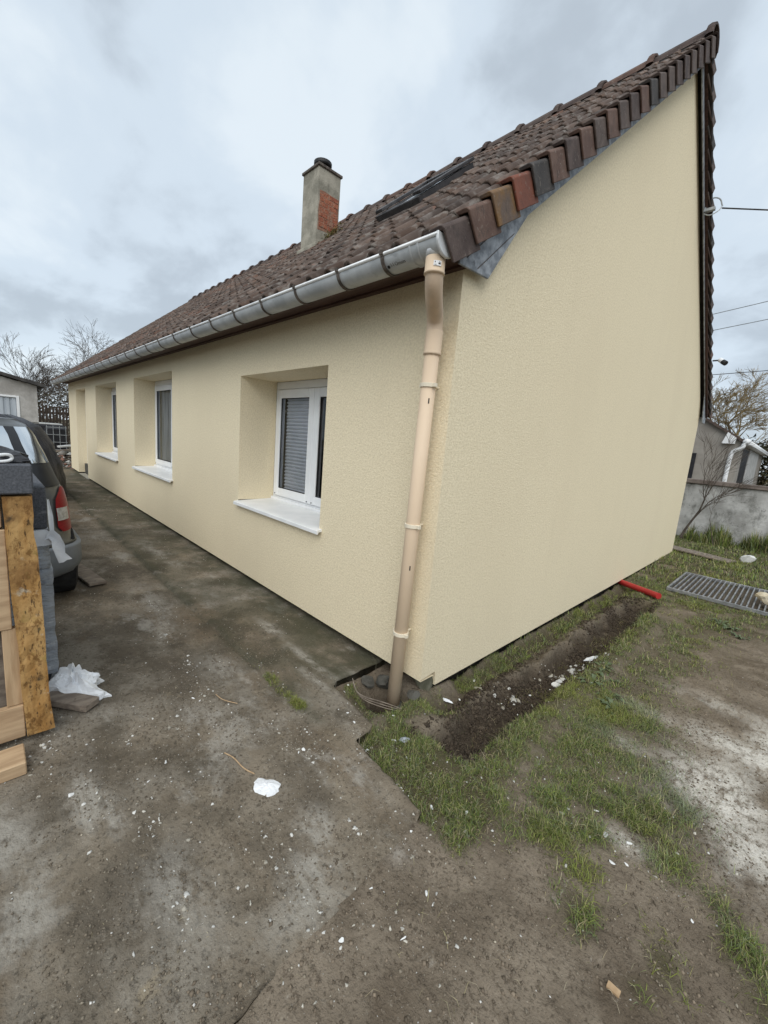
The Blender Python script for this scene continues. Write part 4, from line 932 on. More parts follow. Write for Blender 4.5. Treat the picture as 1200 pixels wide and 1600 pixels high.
mb.prism([(-6.8, 2.36), (-3.4, 3.14), (-.22, 2.42), (-.22, 2.52), (-3.4, 3.24), (-6.8, 2.46)], 0, GX-5.2, GX+.18); mb.build('roof', M['roof_dark'], g)
mb = MB(); y = -4.32
mb.box((GX-.06, -4.32, -.05), (GX-.04, -.96, 2.0))
dd = mb.build('door', M['door_grey'], g)
mb = MB()
while y < -1.0: mb.box((GX-.045, y, -.04), (GX-.012, y+.09, 1.99)); y += .155
mb.build('rib', M['door_grey'], dd)['kind'] = 'stuff'
for lo, hi in (((GX-.04, -.96, -.05), (GX+.03, -.885, 2.06)), ((GX-.04, -4.4, -.05), (GX+.03, -4.32, 2.06)), ((GX-.04, -4.32, 2.0), (GX+.03, -.96, 2.06))): part('door_frame', lo, hi, M['white_pvc'], g)

M['bark'] = pmat('bark', (.075, .06, .048), (.12, .10, .082), 9, .95, bump=(20, .6, .02)); M['twig'] = pmat('twig', (.07, .055, .045), (.11, .09, .07), 5, .95); M['willow'] = pmat('willow', (.19, .135, .06), (.27, .20, .095), 5, .9)
def tree(name, base, h, label, seed, spread=.9, trunk_r=.12, levels=5, lean=(0, 0), first=.25, twist=.35, mt_twig='twig', nfork=(2, 4), up=.25, fine=1., dens=1., cat='tree', group=None):
    r = random.Random(seed); segs = []
    def grow(p, d, ln, rad, lv):
        n = 4 if lv < 3 else 3; pts = [p]; rads = [rad]; q = p.copy(); dd = d.copy()
        kids = []
        for i in range(n):
            dd = (dd+Vector((r.gauss(0, twist*.4), r.gauss(0, twist*.4), r.gauss(0, twist*.25)+up*.12))+Vector((lean[0], lean[1], 0))*.05*(lv+1)).normalized()
            q = q+dd*ln/n; rr = rad*(1-.55*(i+1)/n); pts.append(q.copy()); rads.append(max(rr, .003*fine))
            if lv < levels and (lv > 0 or i >= 1):
                for _ in range(1 if r.random() < .75*dens else 0): kids.append((q.copy(), dd.copy(), rr))
        segs.append((lv, pts, rads))
        if lv < levels:
            kids += [(q.copy(), dd.copy(), rads[-1]) for _ in range(r.randint(*nfork)-1)]
            for kp, kd, kr in kids:
                ax = Vector((r.gauss(0, 1), r.gauss(0, 1), r.gauss(0, .5))).normalized(); an = r.uniform(.35, 1.0)*spread
                nd = (Matrix.Rotation(an, 3, ax) @ kd).normalized(); nd.z = nd.z*.8+up*.35
                grow(kp, nd.normalized(), ln*r.uniform(.55, .82), max(kr*r.uniform(.55, .8), .004*fine), lv+1)
    grow(Vector((0, 0, 0)), Vector((lean[0]*.3, lean[1]*.3, 1)).normalized(), h*first, trunk_r, 0)
    t = empty(name, base, label, cat, group)
    a, b = MB(), MB()
    for lv, pts, rads in segs:
        (a if lv < 2 else b).tube([Vector(base)+p for p in pts], rads, 6 if lv < 2 else 3, cap=False)
    a.build('trunk', M['bark'], t, smooth=True, fix=False); o = b.build('crown', M[mt_twig], t, fix=False)
    return t
tree('bare_tree', (-27, -.25, -.2), 5.6, 'bare dark tree rising behind the grey garage roof', 3, levels=5, trunk_r=.15, first=.32, fine=1.7, spread=.8)
tree('bare_tree', (-24, 2.0, -.2), 6.0, 'bare fine twigged tree showing above the far roof end', 9, spread=1.05, levels=5, trunk_r=.15, first=.36, fine=1.3, up=.1, twist=.2, nfork=(3, 4))
tree('bare_tree', (-31, -1.6, -.2), 4.6, 'low brownish bare tree at the left edge behind the garage', 12, levels=5, trunk_r=.14, first=.28, mt_twig='willow', fine=2)
def thicket(name, x0, x1, y0, y1, h, n, cols, label, seed, leaf=.06, cat='hedge', kind=None):
    r = np.random.default_rng(seed); px = r.uniform(x0, x1, n); py = r.uniform(y0, y1, n); L_ = (x1-x0)+(y1-y0)
    top = h*(.72+.5*fbm(px+py*1.3, py-px*.4, 1.1, 3, seed)); pz = -.1+top*r.random(n)**.7
    d = r.normal(0, 1, (n, 3)); d /= np.linalg.norm(d, axis=1)[:, None]; e = r.normal(0, 1, (n, 3)); e /= np.linalg.norm(e, axis=1)[:, None]
    s_ = leaf*(.5+r.random(n))[:, None]; p = np.stack([px, py, pz], 1)
    V = np.stack([p, p+d*s_*1.6, p+(d*.8+e*.5)*s_], 1).reshape(-1, 3); F = np.arange(3*n).reshape(-1, 3)
    c = np.array(cols)[r.integers(len(cols), size=n)]*(.7+.6*r.random(n))[:, None]
    o = link(name, np_mesh(name, V, F, M['leafy'], {'col': np.repeat(c, 3, 0)}), None); return tag(o, label, cat, None, kind)
BR = [(.10, .075, .05), (.075, .06, .04), (.06, .065, .03), (.13, .10, .065)]
thicket('hedgerow', -33, -27.5, -3, 9, 3.3, 17000, BR, 'brown winter hedgerow behind the wooden fence', 5, .13)
t = empty('wooden_fence', (-24, 1.5, -.05), 'dark brown slatted wooden fence at the end of the yard', 'fence')
M['fence_wood'] = pmat('fence_wood', (.05, .038, .03), (.085, .066, .052), 6, .9, stretch=(3, 3, .4))
mb = MB(); y = -1.6
while y < 6: mb.box((-24.02, y, -.05), (-23.99, y+.085+random.uniform(-.01, .01), 1.95+random.uniform(-.04, .04))); y += .125
mb.build('slat', M['fence_wood'], t)['kind'] = 'stuff'
for z in (.4, 1.6): part('rail', (-24.06, -1.6, z), (-24.025, 6, z+.09), M['fence_wood'], t)
for y in (-1.5, .4, 2.3, 4.2, 5.9): part('post', (-24.12, y, -.2), (-24.065, y+.09, 2.0), M['fence_wood'], t)
# junk heap beyond the house end
M['rust'] = pmat('rust', (.12, .07, .05), (.2, .13, .1), 6, .85); M['junk_black'] = pmat('junk_black', (.015, .015, .018), (.03, .03, .034), 4, .5); M['junk_white'] = pmat('junk_white', (.5, .5, .49), (.65, .65, .63), 4, .6)
t = empty('storage_cage', (-16.3, -.1, 0), 'black tank in a pale wire cage in the junk heap', 'tank')
part('tank', (-16.6, -.32, .42), (-15.9, .18, 1.12), M['junk_black'], t, .04)
for i in range(4): part('cage_bar', (-15.885, -.33+i*.165, .36), (-15.865, -.315+i*.165, 1.2), M['galv'], t, 0)
for i in range(4): part('cage_bar', (-15.862, -.34, .42+i*.24), (-15.845, .2, .436+i*.24), M['galv'], t, 0)
t = empty('scrap_trailer', (-17.2, -.2, 0), 'low dark trailer with a pale board on top behind the wire cage', 'trailer')
part('body', (-18.2, -.75, .62), (-16.9, .3, 1.2), M['junk_black'], t, .05); part('pale_board', (-18, -.6, 1.203), (-17, .22, 1.25), M['junk_white'], t, .01); part('side_panel', (-16.895, -.6, .7), (-16.86, -.1, .98), M['door_grey'], t, .01)
for sy in (-.62, .2):
    mb = MB(); mb.tube([(-17.5, sy-.07, .3), (-17.5, sy+.07, .3)], .3, 14); mb.build('wheel', M['tyre'], t)
r_ = random.Random(5)
for i, (x, y, z, l, w_, h, a, mk, lab) in enumerate([(-15.2, .25, .05, 1.5, .2, .05, .5, 'wood_grey', 'grey plank on the junk heap beside the house corner'), (-15.4, .1, .28, 1.3, .22, .045, -.4, 'junk_white', 'white board lying across the junk heap'), (-15.6, -.1, .18, 1.1, .3, .05, .9, 'rust', 'rusty reddish sheet low in the junk heap'),
        (-15.3, .45, .62, 1.2, .16, .05, .25, 'junk_white', 'upper pale board poking out beside the house corner'), (-15.5, .3, .45, 1.4, .2, .06, -.15, 'wood_grey', 'grey beam crossing the middle of the junk heap'), (-14.9, -.2, .1, .9, .2, .05, 1.3, 'junk_white', 'small pale board at the front of the junk heap')]):
    mb = MB(); mb.box((-w_/2, -l/2, -h/2), (w_/2, l/2, h/2)); o = mb.build('scrap_board', M[mk], None, bev=.004); o.location = (x, y, z+.02); o.rotation_euler = (r_.gauss(0, .12), r_.gauss(0, .1), a); tag(o, lab, 'board')
Vj, Fj, Cj = [], [], []
for i in range(420):
    c_ = np.array([-15.4+r_.gauss(0, .7), .15+r_.gauss(0, .45), 0]); c_[2] = max(0, .38*math.exp(-((c_[0]+15.5)/.8)**2-((c_[1]-.1)/.6)**2)*r_.random()); s_ = r_.uniform(.03, .12); b = len(Vj)
    for v in ((1, 0, 0), (-1, 0, 0), (0, 1, 0), (0, -1, 0), (0, 0, .7), (0, 0, -.7)): Vj.append(c_+np.array(v)*s_*(.6+.8*r_.random()))
    Fj += [(b+a, b+c, b+d) for a, c, d in ((0, 2, 4), (2, 1, 4), (1, 3, 4), (3, 0, 4), (2, 0, 5), (1, 2, 5), (3, 1, 5), (0, 3, 5))]
    k = r_.choice([(.3, .28, .25), (.1, .08, .06), (.55, .54, .5), (.22, .12, .09), (.06, .06, .06)]); Cj += [k]*6
o = link('rubble', np_mesh('rubble', Vj, Fj, M['colored'], {'col': np.array(Cj)})); tag(o, 'heap of mixed rubble beyond the far end of the house', kind='stuff')

# ------------------------------------------------------------------ right side: boundary wall, neighbour, willow, shrubs
M['wall_grey'] = pmat('wall_grey', (.33, .325, .31), (.56, .555, .54), 2.4, .95, bump=(14, .6, .02), detail=9, layers=[dict(sc=3.5, st=(1, 1, .6), lo=.5, hi=.66, col=(.16, .16, .145), amt=.75, det=10, ro=.72), dict(sc=11, lo=.55, hi=.68, col=(.10, .10, .09), amt=.7, det=9, ro=.72)])
t = empty('boundary_wall', (1, 9.6, 0), 'stained pale grey boundary wall with a flat coping at the garden end', 'wall')
part('wall_face', (-6, 9.62, -.2), (14, 9.82, 1.19), M['wall_grey'], t, .01)
M['coping'] = pmat('coping', (.15, .12, .105), (.24, .2, .175), 6, .92, bump=(20, .5, .01))
x = -6.
while x < 14: part('coping_stone', (x+.004, 9.57, 1.193), (x+.496, 9.87, 1.285+random.uniform(-.006, .006)), M['coping'], t, .01); x += .5
n_ = empty('neighbour_house', (-1.5, 15, 0), 'grey rendered bungalow with white fascia and downpipe beyond the wall', 'house')
M['render_grey'] = pmat('render_grey', (.27, .245, .215), (.33, .305, .27), 3, .95, bump=(30, .3, .01), layers=[dict(sc=1.5, st=(1, 1, .5), lo=.5, hi=.75, col=(.2, .185, .165), amt=.5)])
NYy = 14.
mb = MB(); mb.add([(-7.5, NYy, -.2), (-.02, NYy, -.2), (-.02, NYy, 2.42), (-3.8, NYy, 4.8), (-7.5, NYy, 2.42)], [(0, 1, 2, 3, 4)]); mb.add([(-.02, NYy, -.2), (-.02, NYy+9, -.2), (-.02, NYy+9, 2.42), (-.02, NYy, 2.42)], [(0, 1, 2, 3)])
mb.build('wall', M['render_grey'], n_, fix=False)
M['render_pale'] = pmat('render_pale', (.36, .36, .345), (.46, .455, .44), 3, .9)
M['roof_brown'] = pmat('roof_brown', (.07, .05, .042), (.11, .08, .066), 9, .9, bump=(9, .8, .03, (6, .5, 1)))
mb = MB(); sl_ = (4.8-2.42)/3.78
mb.add([(-3.8, NYy-.12, 4.87), (.06, NYy-.12, 4.87-3.86*sl_), (.06, NYy+9.2, 4.87-3.86*sl_), (-3.8, NYy+9.2, 4.87), (-3.8, NYy-.12, 4.79), (.06, NYy-.12, 4.79-3.86*sl_), (.06, NYy+9.2, 4.79-3.86*sl_), (-3.8, NYy+9.2, 4.79)], [(0, 1, 2, 3), (7, 6, 5, 4), (0, 4, 5, 1), (1, 5, 6, 2), (2, 6, 7, 3)])
mb.add([(-3.8, NYy-.12, 4.87), (-8, NYy-.12, 2.2), (-8, NYy+9.2, 2.2), (-3.8, NYy+9.2, 4.87)], [(3, 2, 1, 0)]); mb.build('roof', M['roof_brown'], n_, fix=False)
mb = MB(); mb.prism([(-.46, 2.33), (-.16, 2.33), (-.14, 2.50), (-.36, 2.66)], 1, NYy-.13, NYy-.015); mb.build('fascia_box', M['white_pvc'], n_)
# porch wing set back behind the gutter end
part('porch_wall', (-.10, NYy+2.6, -.2), (.02, NYy+6.2, 2.3), M['render_pale'], n_, .01); part('porch_recess_shade', (-.1, NYy+.9, -.2), (-.01, NYy+2.59, 2.25), M['junk_black'], n_, .01)  # black panel on the wall face paints in the shade of the door recess
part('porch_soffit', (-.015, NYy+.02, 2.31), (.20, NYy+8.5, 2.34), M['white_pvc'], n_, .01)
mb = MB(); mb.tube([(.10, NYy-.16, 2.40), (.10, NYy+9, 2.40)], .085, 10); mb.build('gutter', M['white_pvc'], n_, smooth=True)
mb = MB(); mb.tube(smooth_path([(.06, NYy-.12, 2.34), (.04, NYy-.12, 2.22), (-.16, NYy-.09, 2.12), (-.2, NYy-.08, 1.98), (-.21, NYy-.08, 1.2), (-.21, NYy-.08, -.1)]), .055, 10); mb.build('downpipe', M['white_pvc'], n_, smooth=True)
part('window', (-1.75, NYy-.03, 1.0), (-1.02, NYy+.0, 2.0), M['junk_black'], n_, .005); part('window_sill', (-1.8, NYy-.12, .95), (-.94, NYy+.02, .998), M['white_pvc'], n_, .005)
t = empty('garden_railing', (4, 12.4, 0), 'low white railing behind the boundary wall at the right edge', 'railing')
part('rail', (.9, 12.4, 1.36), (6, 12.43, 1.40), M['white_pvc'], t, .004)
for i in range(36): part('baluster', (.92+i*.14, 12.403, .5), (.945+i*.14, 12.427, 1.359), M['white_pvc'], t, 0)
EV = [(.05, .052, .022), (.075, .062, .026), (.035, .04, .02), (.095, .07, .035)]
thicket('conifer_hedge', -3, 9, 22.5, 25, 3.0, 16000, EV, 'tall dark brown green conifer hedge behind the neighbouring bungalow', 15, .16)
tree('willow_tree', (-1.3, 26, -.2), 10.4, 'leafless willow with a mass of yellowish upswept twigs', 21, spread=1.0, trunk_r=.30, levels=6, lean=(.22, 0), first=.25, mt_twig='willow', nfork=(2, 4), up=.32, fine=2.3, twist=.42)
tree('bare_shrub', (-.25, 9.1, -.05), 2.9, 'leafless arching shrub against the grey wall at the gable end', 31, spread=.7, trunk_r=.03, levels=3, lean=(.5, 0), first=.34, fine=.8, nfork=(3, 4), up=.4, cat='shrub')
tree('bare_sapling', (.38, 8.75, -.05), 1.5, 'thin leafless sapling standing before the boundary wall', 33, spread=.5, trunk_r=.012, levels=3, first=.4, fine=.9, nfork=(2, 3), up=.6, cat='sapling')

# steel grating, stones, red pipe, board
M['steel'] = pmat('steel', (.20, .205, .21), (.36, .365, .37), 9, .55, metal=.5, layers=[dict(sc=14, lo=.6, hi=.75, col=(.12, .09, .07), amt=.5)])
zg = max(gz(.6, 4.4), gz(1.2, 4.5), gz(.6, 5.3))+.006
t = empty('steel_grating', (1.1, 4.8, zg), 'steel bar grating lying flat on the grass by the gable', 'grating')
x0, x1, y0, y1 = .47, 1.92, 4.22, 5.42
for lo, hi in (((x0, y0, zg), (x1, y0+.022, zg+.042)), ((x0, y1-.022, zg), (x1, y1, zg+.042)), ((x0, y0+.022, zg), (x0+.022, y1-.022, zg+.042)), ((x1-.022, y0+.022, zg), (x1, y1-.022, zg+.042))): part('frame', lo, hi, M['steel'], t, .002)
x = x0+.06
while x < x1-.04: part('bar', (x, y0+.023, zg+.004), (x+.013, y1-.023, zg+.04), M['steel'], t, 0); x += .050
M['mossy'] = pmat('mossy', (.075, .075, .05), (.14, .135, .1), 14, .95, bump=(30, .6, .01))
M['stone_cream'] = pmat('stone_cream', (.50, .43, .31), (.62, .56, .43), 9, .95, bump=(20, .6, .01)); M['stone_white'] = pmat('stone_white', (.55, .55, .53), (.7, .7, .68), 9, .95, bump=(20, .6, .01))
M['foam'] = pmat('foam', (.74, .74, .72), (.82, .82, .80), 30, .8); M['paper'] = pmat('paper', (.74, .75, .76), (.82, .83, .84), 12, .7)
def stone(name, c_, r3, mt, seed, label, cat='stone', group=None, flat=0):
    bm = bmesh.new(); bmesh.ops.create_icosphere(bm, subdivisions=2, radius=1); rr = random.Random(seed); off_ = [Vector((rr.gauss(0, 1), rr.gauss(0, 1), rr.gauss(0, 1))).normalized() for _ in range(7)]; lim = [rr.uniform(.35, .72) for _ in off_]
    for v in bm.verts:
        for d_, l in zip(off_, lim):
            k = v.co.dot(d_)
            if k > l: v.co -= d_*(k-l)
        v.co = Vector((v.co.x*r3[0], v.co.y*r3[1], v.co.z*r3[2]))
    me = bpy.data.meshes.new(name); bm.to_mesh(me); bm.free(); me.materials.append(mt)
    o = link(name, me, None, c_); o.rotation_euler = (0, 0, rr.uniform(0, 6)); return tag(o, label, cat, group)
stone('stone', (1.36, 4.62, zg+.10), (.13, .09, .075), M['stone_cream'], 3, 'cream stone block lying on the steel grating')
stone('stone', (1.0, 7.75, gz(1.0, 7.75)+.05), (.15, .11, .10), M['stone_white'], 4, 'pale grey stone in the grass beyond the grating')
mb = MB(); a, b = Vector((-.04, 4.10, -.04)), Vector((.50, 3.68, gz(.5, 3.68)+.055)); mb.tube([a, b, b+(b-a).normalized()*.0], .037, 14); 
M['pipe_red'] = pmat('pipe_red', (.36, .022, .022), (.42, .032, .03), 5, .4, layers=[dict(sc=14, lo=.6, hi=.75, col=(.25, .08, .06), amt=.5)])
o = mb.build('drain_pipe', M['pipe_red'], None, smooth=False); tag(o, 'red plastic drain pipe poking out from under the gable wall', 'pipe')
mb = MB(); mb.box((-.55, -.16, 0), (.5, .16, .025)); o = mb.build('wood_plank', M['wood_grey'], None, bev=.004); o.location = (.35, 7.3, gz(.35, 7.3)+.03); o.rotation_euler = (0, .02, R(-14)); tag(o, 'flat grey board on the ground at the far gable corner', 'plank')
stone('plinth_stone', (-.06, .13, -.03), (.10, .09, .10), M['mossy'], 8, 'mossy foundation stone showing under the house corner')
for i, (x, y, s_) in enumerate(((-.26, -.02, .085), (-.12, -.06, .07), (-.33, -.13, .06), (-.03, -.02, .06))): stone('rubble_stone', (x, y, gz(x, y)+s_*.4), (s_, s_*.8, s_*.7), M['plinth'], 40+i, ('largest dark stone in the hole left of the downpipe foot', 'dark stone nearest the downpipe foot in the hole', 'dark stone at the slab end of the hole', 'small dark stone right of the downpipe under the wall')[i], group='dark stones in the hole by the downpipe')

# ------------------------------------------------------------------ litter lying on the ground
crumple('paper_scrap', .056, -1.075, gz(.056, -1.075)-.001, .062, .038, .018, M['paper'], 14, 'crumpled white paper scrap on the driveway slab', 'scrap', rot=.5, nu=22, nv=9)
mb = MB(); z = gz(-.15, -1.12)+.004; mb.tube(smooth_path([(-.24, -1.135, z), (-.18, -1.115, z+.004), (-.10, -1.11, z), (-.04, -1.085, z)]), [.0035]*13 if False else .0028, 6); tag(mb.build('stick', M['wood_pale'], None), 'thin pale stick lying on the slab behind the paper scrap', 'stick')
mb = MB(); z = gz(-.62, -1.02)+.004; mb.tube(smooth_path([(-.70, -.99, z), (-.62, -.985, z+.006), (-.55, -.93, z)]), .0022, 6); tag(mb.build('stick', M['wood_pale'], None), 'short thin twig on the slab nearer the house', 'stick')
tag(part('wood_chip', (1.295, -.635, gz(1.312, -.621)), (1.33, -.615, gz(1.312, -.621)+.008), M['wood_pale'], None, .001), 'small pale wood chip on the bare earth at the bottom right', 'wood chip')
GF = 'white foam and plaster crumbs scattered on the ground'
SP = [(-.03, -.83, .022), (-.03, -.86, .014), (-.74, -1.1, .02), (-.70, -1.08, .012), (-.40, -1.70, .026), (.44, 1.1, .075), (.40, 1.2, .055), (.46, 1.28, .05), (.50, 1.45, .045), (.43, 1.38, .02), (.35, .83, .02), (.32, .75, .018), (.29, .68, .016), (.26, .60, .02), (.25, .54, .014), (.22, .47, .018), (.42, 1.0, .018),
      (.17, -.40, .022), (.20, -.37, .015), (.30, -.44, .02), (.41, -.60, .017), (.57, -.57, .016), (.6, -.74, .014), (.13, -.55, .018), (-.02, -.52, .02), (-.1, -.5, .016), (.73, -.55, .013), (.68, -.47, .015), (1.18, -.20, .018), (1.22, -.16, .014), (.96, -.13, .016), (1.05, .02, .016), (1.12, -.09, .022), (1.20, -.05, .02), (.78, -.86, .018), (.82, -1.02, .015),
      (.70, -1.17, .02), (.15, -.12, .014), (-.32, -.34, .016), (-.36, -.28, .02), (.02, -.25, .018), (1.35, .06, .018), (1.44, -.2, .014), (.65, -1.0, .013), (-.28, -1.45, .012), (-.35, -1.36, .02), (.12, .28, .02), (.14, .33, .012)]
for i, (x, y, s_) in enumerate(SP):
    s_ *= .6
    stone('foam_crumb', (x, y, gz(x, y)+s_*.25), (s_*random.uniform(.9, 1.5), s_*random.uniform(.35, .8), s_*.5), M['foam'], 100+i, 'small white crumb lying on the ground', 'crumb', GF)
crumple('film_strip', .52, 1.62, gz(.52, 1.62), .12, .045, .03, M['film_white'], 24, 'torn strip of white film in the dug trench along the gable', 'film', rot=1.1, nu=20, nv=8)
crumple('film_strip', .08, .19, gz(.08, .19)+.01, .045, .012, .012, M['film_white'], 25, 'thin white film strip beside the house corner', 'film', rot=.3, nu=16, nv=6)
crumple('grey_scrap', .21, -.36, gz(.21, -.36)+.005, .03, .018, .02, M['eps_wrap'], 26, 'bluish grey film scrap in the grass by the downpipe', 'scrap', rot=.9, nu=16, nv=6)
mb = MB()
for k in range(3):
    P = [(-.30+.03*k, -.30-.02*k, gz(-.3, -.3)+.10), (-.2, -.33, -.02+.01*k), (-.08, -.2, -.08+.02*k), (.02, -.1, -.09)]; mb.tube(smooth_path(P), .003, 5)
tag(mb.build('dead_stems', M['wood_grey'], None), 'dry grey stems tangled around the downpipe foot', 'stems')

def pebbles(name, n, xr, yr, smin, smax, seed, white, label, zoff=.3, dark=(.17, .14, .104)):
    r = np.random.default_rng(seed); x = r.uniform(*xr, n*3); y = r.uniform(*yr, n*3)
    keep = r.random(n*3) < sstep(.34, .62, fbm(x, y, 4.5, 3, seed))*.9+.06; x, y = x[keep][:n], y[keep][:n]; n = len(x)
    ok = ~((x < .0) & (y > .0)); x, y = x[ok], y[ok]; n = len(x)
    s_ = smin+(smax-smin)*r.random(n)**3.2; z = ground_z(x, y)+s_*zoff
    base = np.array([(1, 0, 0), (-1, 0, 0), (0, 1, 0), (0, -1, 0), (0, 0, .6), (0, 0, -.6)])
    V = base[None]*(.6+.7*r.random((n, 6, 1)))*s_[:, None, None]*np.array([1, 1, 1]); a = r.uniform(0, 6.28, n); el = .5+.5*r.random(n)
    vx = V[:, :, 0]; vy = V[:, :, 1]*el[:, None]; X2 = vx*np.cos(a)[:, None]-vy*np.sin(a)[:, None]; Y2 = vx*np.sin(a)[:, None]+vy*np.cos(a)[:, None]
    V = np.stack([X2+x[:, None], Y2+y[:, None], V[:, :, 2]+z[:, None]], -1).reshape(-1, 3)
    f = np.array([(0, 2, 4), (2, 1, 4), (1, 3, 4), (3, 0, 4), (2, 0, 5), (1, 2, 5), (3, 1, 5), (0, 3, 5)])
    F = (f[None]+6*np.arange(n)[:, None, None]).reshape(-1, 3)
    pal = np.array([(.62, .60, .56), (.42, .37, .29), dark, (.19, .157, .118), (.27, .23, .175)]); p = np.array([white, white*.7, .45, .3, .15]); p /= p.sum()
    pal = np.array([pal[0], pal[1], pal[2], pal[3], pal[4]]) if white > 0 else np.array([dark, np.array(dark)*1.15, dark, np.array(dark)*1.3, np.array(dark)*1.6])
    c = pal[r.choice(5, size=n, p=p)]*(.75+.5*r.random(n))[:, None]
    o = link(name, np_mesh(name, V, F, M['colored'], {'col': np.repeat(c, 6, 0)})); return tag(o, label, kind='stuff')
CLU = [(-.02, -.84), (-.8, -1.75), (-.95, -1.8), (-.35, -1.62), (-.05, -1.5), (-.1, -.75), (-.55, -1.25), (-.6, -1.45), (.35, -1.2), (-1.1, -1.0), (-.75, -1.05), (.1, -.58), (.3, -1.5), (.45, -.9), (-1.6, -1.0), (-2.2, -.9)]
def flakes(name, n, clusters, spread, smin, smax, seed, label):
    # broken plaster and foam flakes lying flat, drifted together
    r = np.random.default_rng(seed); ci = r.integers(len(clusters), size=n); c0 = np.array(clusters)[ci]; rad = np.abs(r.normal(0, spread, n))*(.4+1.2*r.random(n)); th = r.uniform(0, 6.28, n)
    x = c0[:, 0]+rad*np.cos(th)*1.5; y = c0[:, 1]+rad*np.sin(th)*.6; ok = ~((x < .0) & (y > -.02)); x, y = x[ok], y[ok]; n = len(x)
    s_ = smin+(smax-smin)*r.random(n)**6; z = ground_z(x, y)+.0005; k = 7; t_ = np.linspace(0, 6.28, k+1)[:-1]
    rr = s_[:, None]*(.2+1.1*r.random((n, k))); el = (.3+.7*r.random(n))[:, None]; a = r.uniform(0, 6.28, n)[:, None]
    vx = rr*np.cos(t_); vy = rr*np.sin(t_)*el; X2 = vx*np.cos(a)-vy*np.sin(a)+x[:, None]; Y2 = vx*np.sin(a)+vy*np.cos(a)+y[:, None]
    hz = s_[:, None]*(.15+.5*r.random((n, 1)))
    top = np.stack([X2*.75+x[:, None]*.25, Y2*.75+y[:, None]*.25, z[:, None]+hz*(.6+.8*r.random((n, k)))], -1); bot = np.stack([X2, Y2, np.repeat(z[:, None]-.001, k, 1)], -1)
    V = np.concatenate([bot, top], 1).reshape(-1, 3); f = [(j, (j+1) % k, k+(j+1) % k) for j in range(k)]+[(j, k+(j+1) % k, k+j) for j in range(k)]+[(k, k+j, k+j+1) for j in range(1, k-1)]
    F = (np.array(f)[None]+2*k*np.arange(n)[:, None, None]).reshape(-1, 3)
    pal = np.array([(.66, .65, .61), (.55, .52, .45), (.38, .35, .29)]); c = pal[r.choice(3, size=n, p=(.5, .3, .2))]*(.75+.4*r.random(n))[:, None]
    o = link(name, np_mesh(name, V, F, M['colored'], {'col': np.repeat(c, 2*k, 0)})); return tag(o, label, kind='stuff')
flakes('plaster_flakes', 1700, CLU, .13, .0008, .010, 91, 'white plaster flakes drifted together on the slab')
flakes('plaster_flakes', 1500, [(1.0, -.15), (1.2, -.05), (1.35, .3), (.62, -.8), (.8, -1.0), (.55, -1.2), (1.1, .6), (1.5, .9), (.35, -.45), (.95, .3), (.7, -1.2)], .24, .0008, .009, 92, 'white plaster flakes in the bare earth')
flakes('plaster_flakes', 420, [(.44, 1.1), (.40, 1.25), (.46, 1.45), (.48, 1.6), (.3, .7), (.25, .55)], .07, .003, .034, 93, 'white lumps along the trench edge')
pebbles('gravel', 16000, (-1.4, .7), (-1.9, -.35), .0012, .0068, 61, .02, 'fine grit strewn over the slab')
pebbles('gravel', 8000, (-7, -.9), (-1.6, -.02), .0015, .007, 62, .04, 'grit on the driveway along the house')
pebbles('gravel', 14000, (.4, 1.9), (-1.6, 2.2), .0012, .0068, 63, .03, 'small stones in the bare earth')
pebbles('earth_clods', 14000, (.12, .56), (-.3, 3.6), .003, .020, 64, .0, 'crumbled dark earth in the trench', .15, (.06, .046, .033))
pebbles('earth_clods', 9000, (.5, 1.9), (-1.6, 1.4), .002, .010, 65, .0, 'crumbled clods of brown earth', .1, (.15, .12, .088))

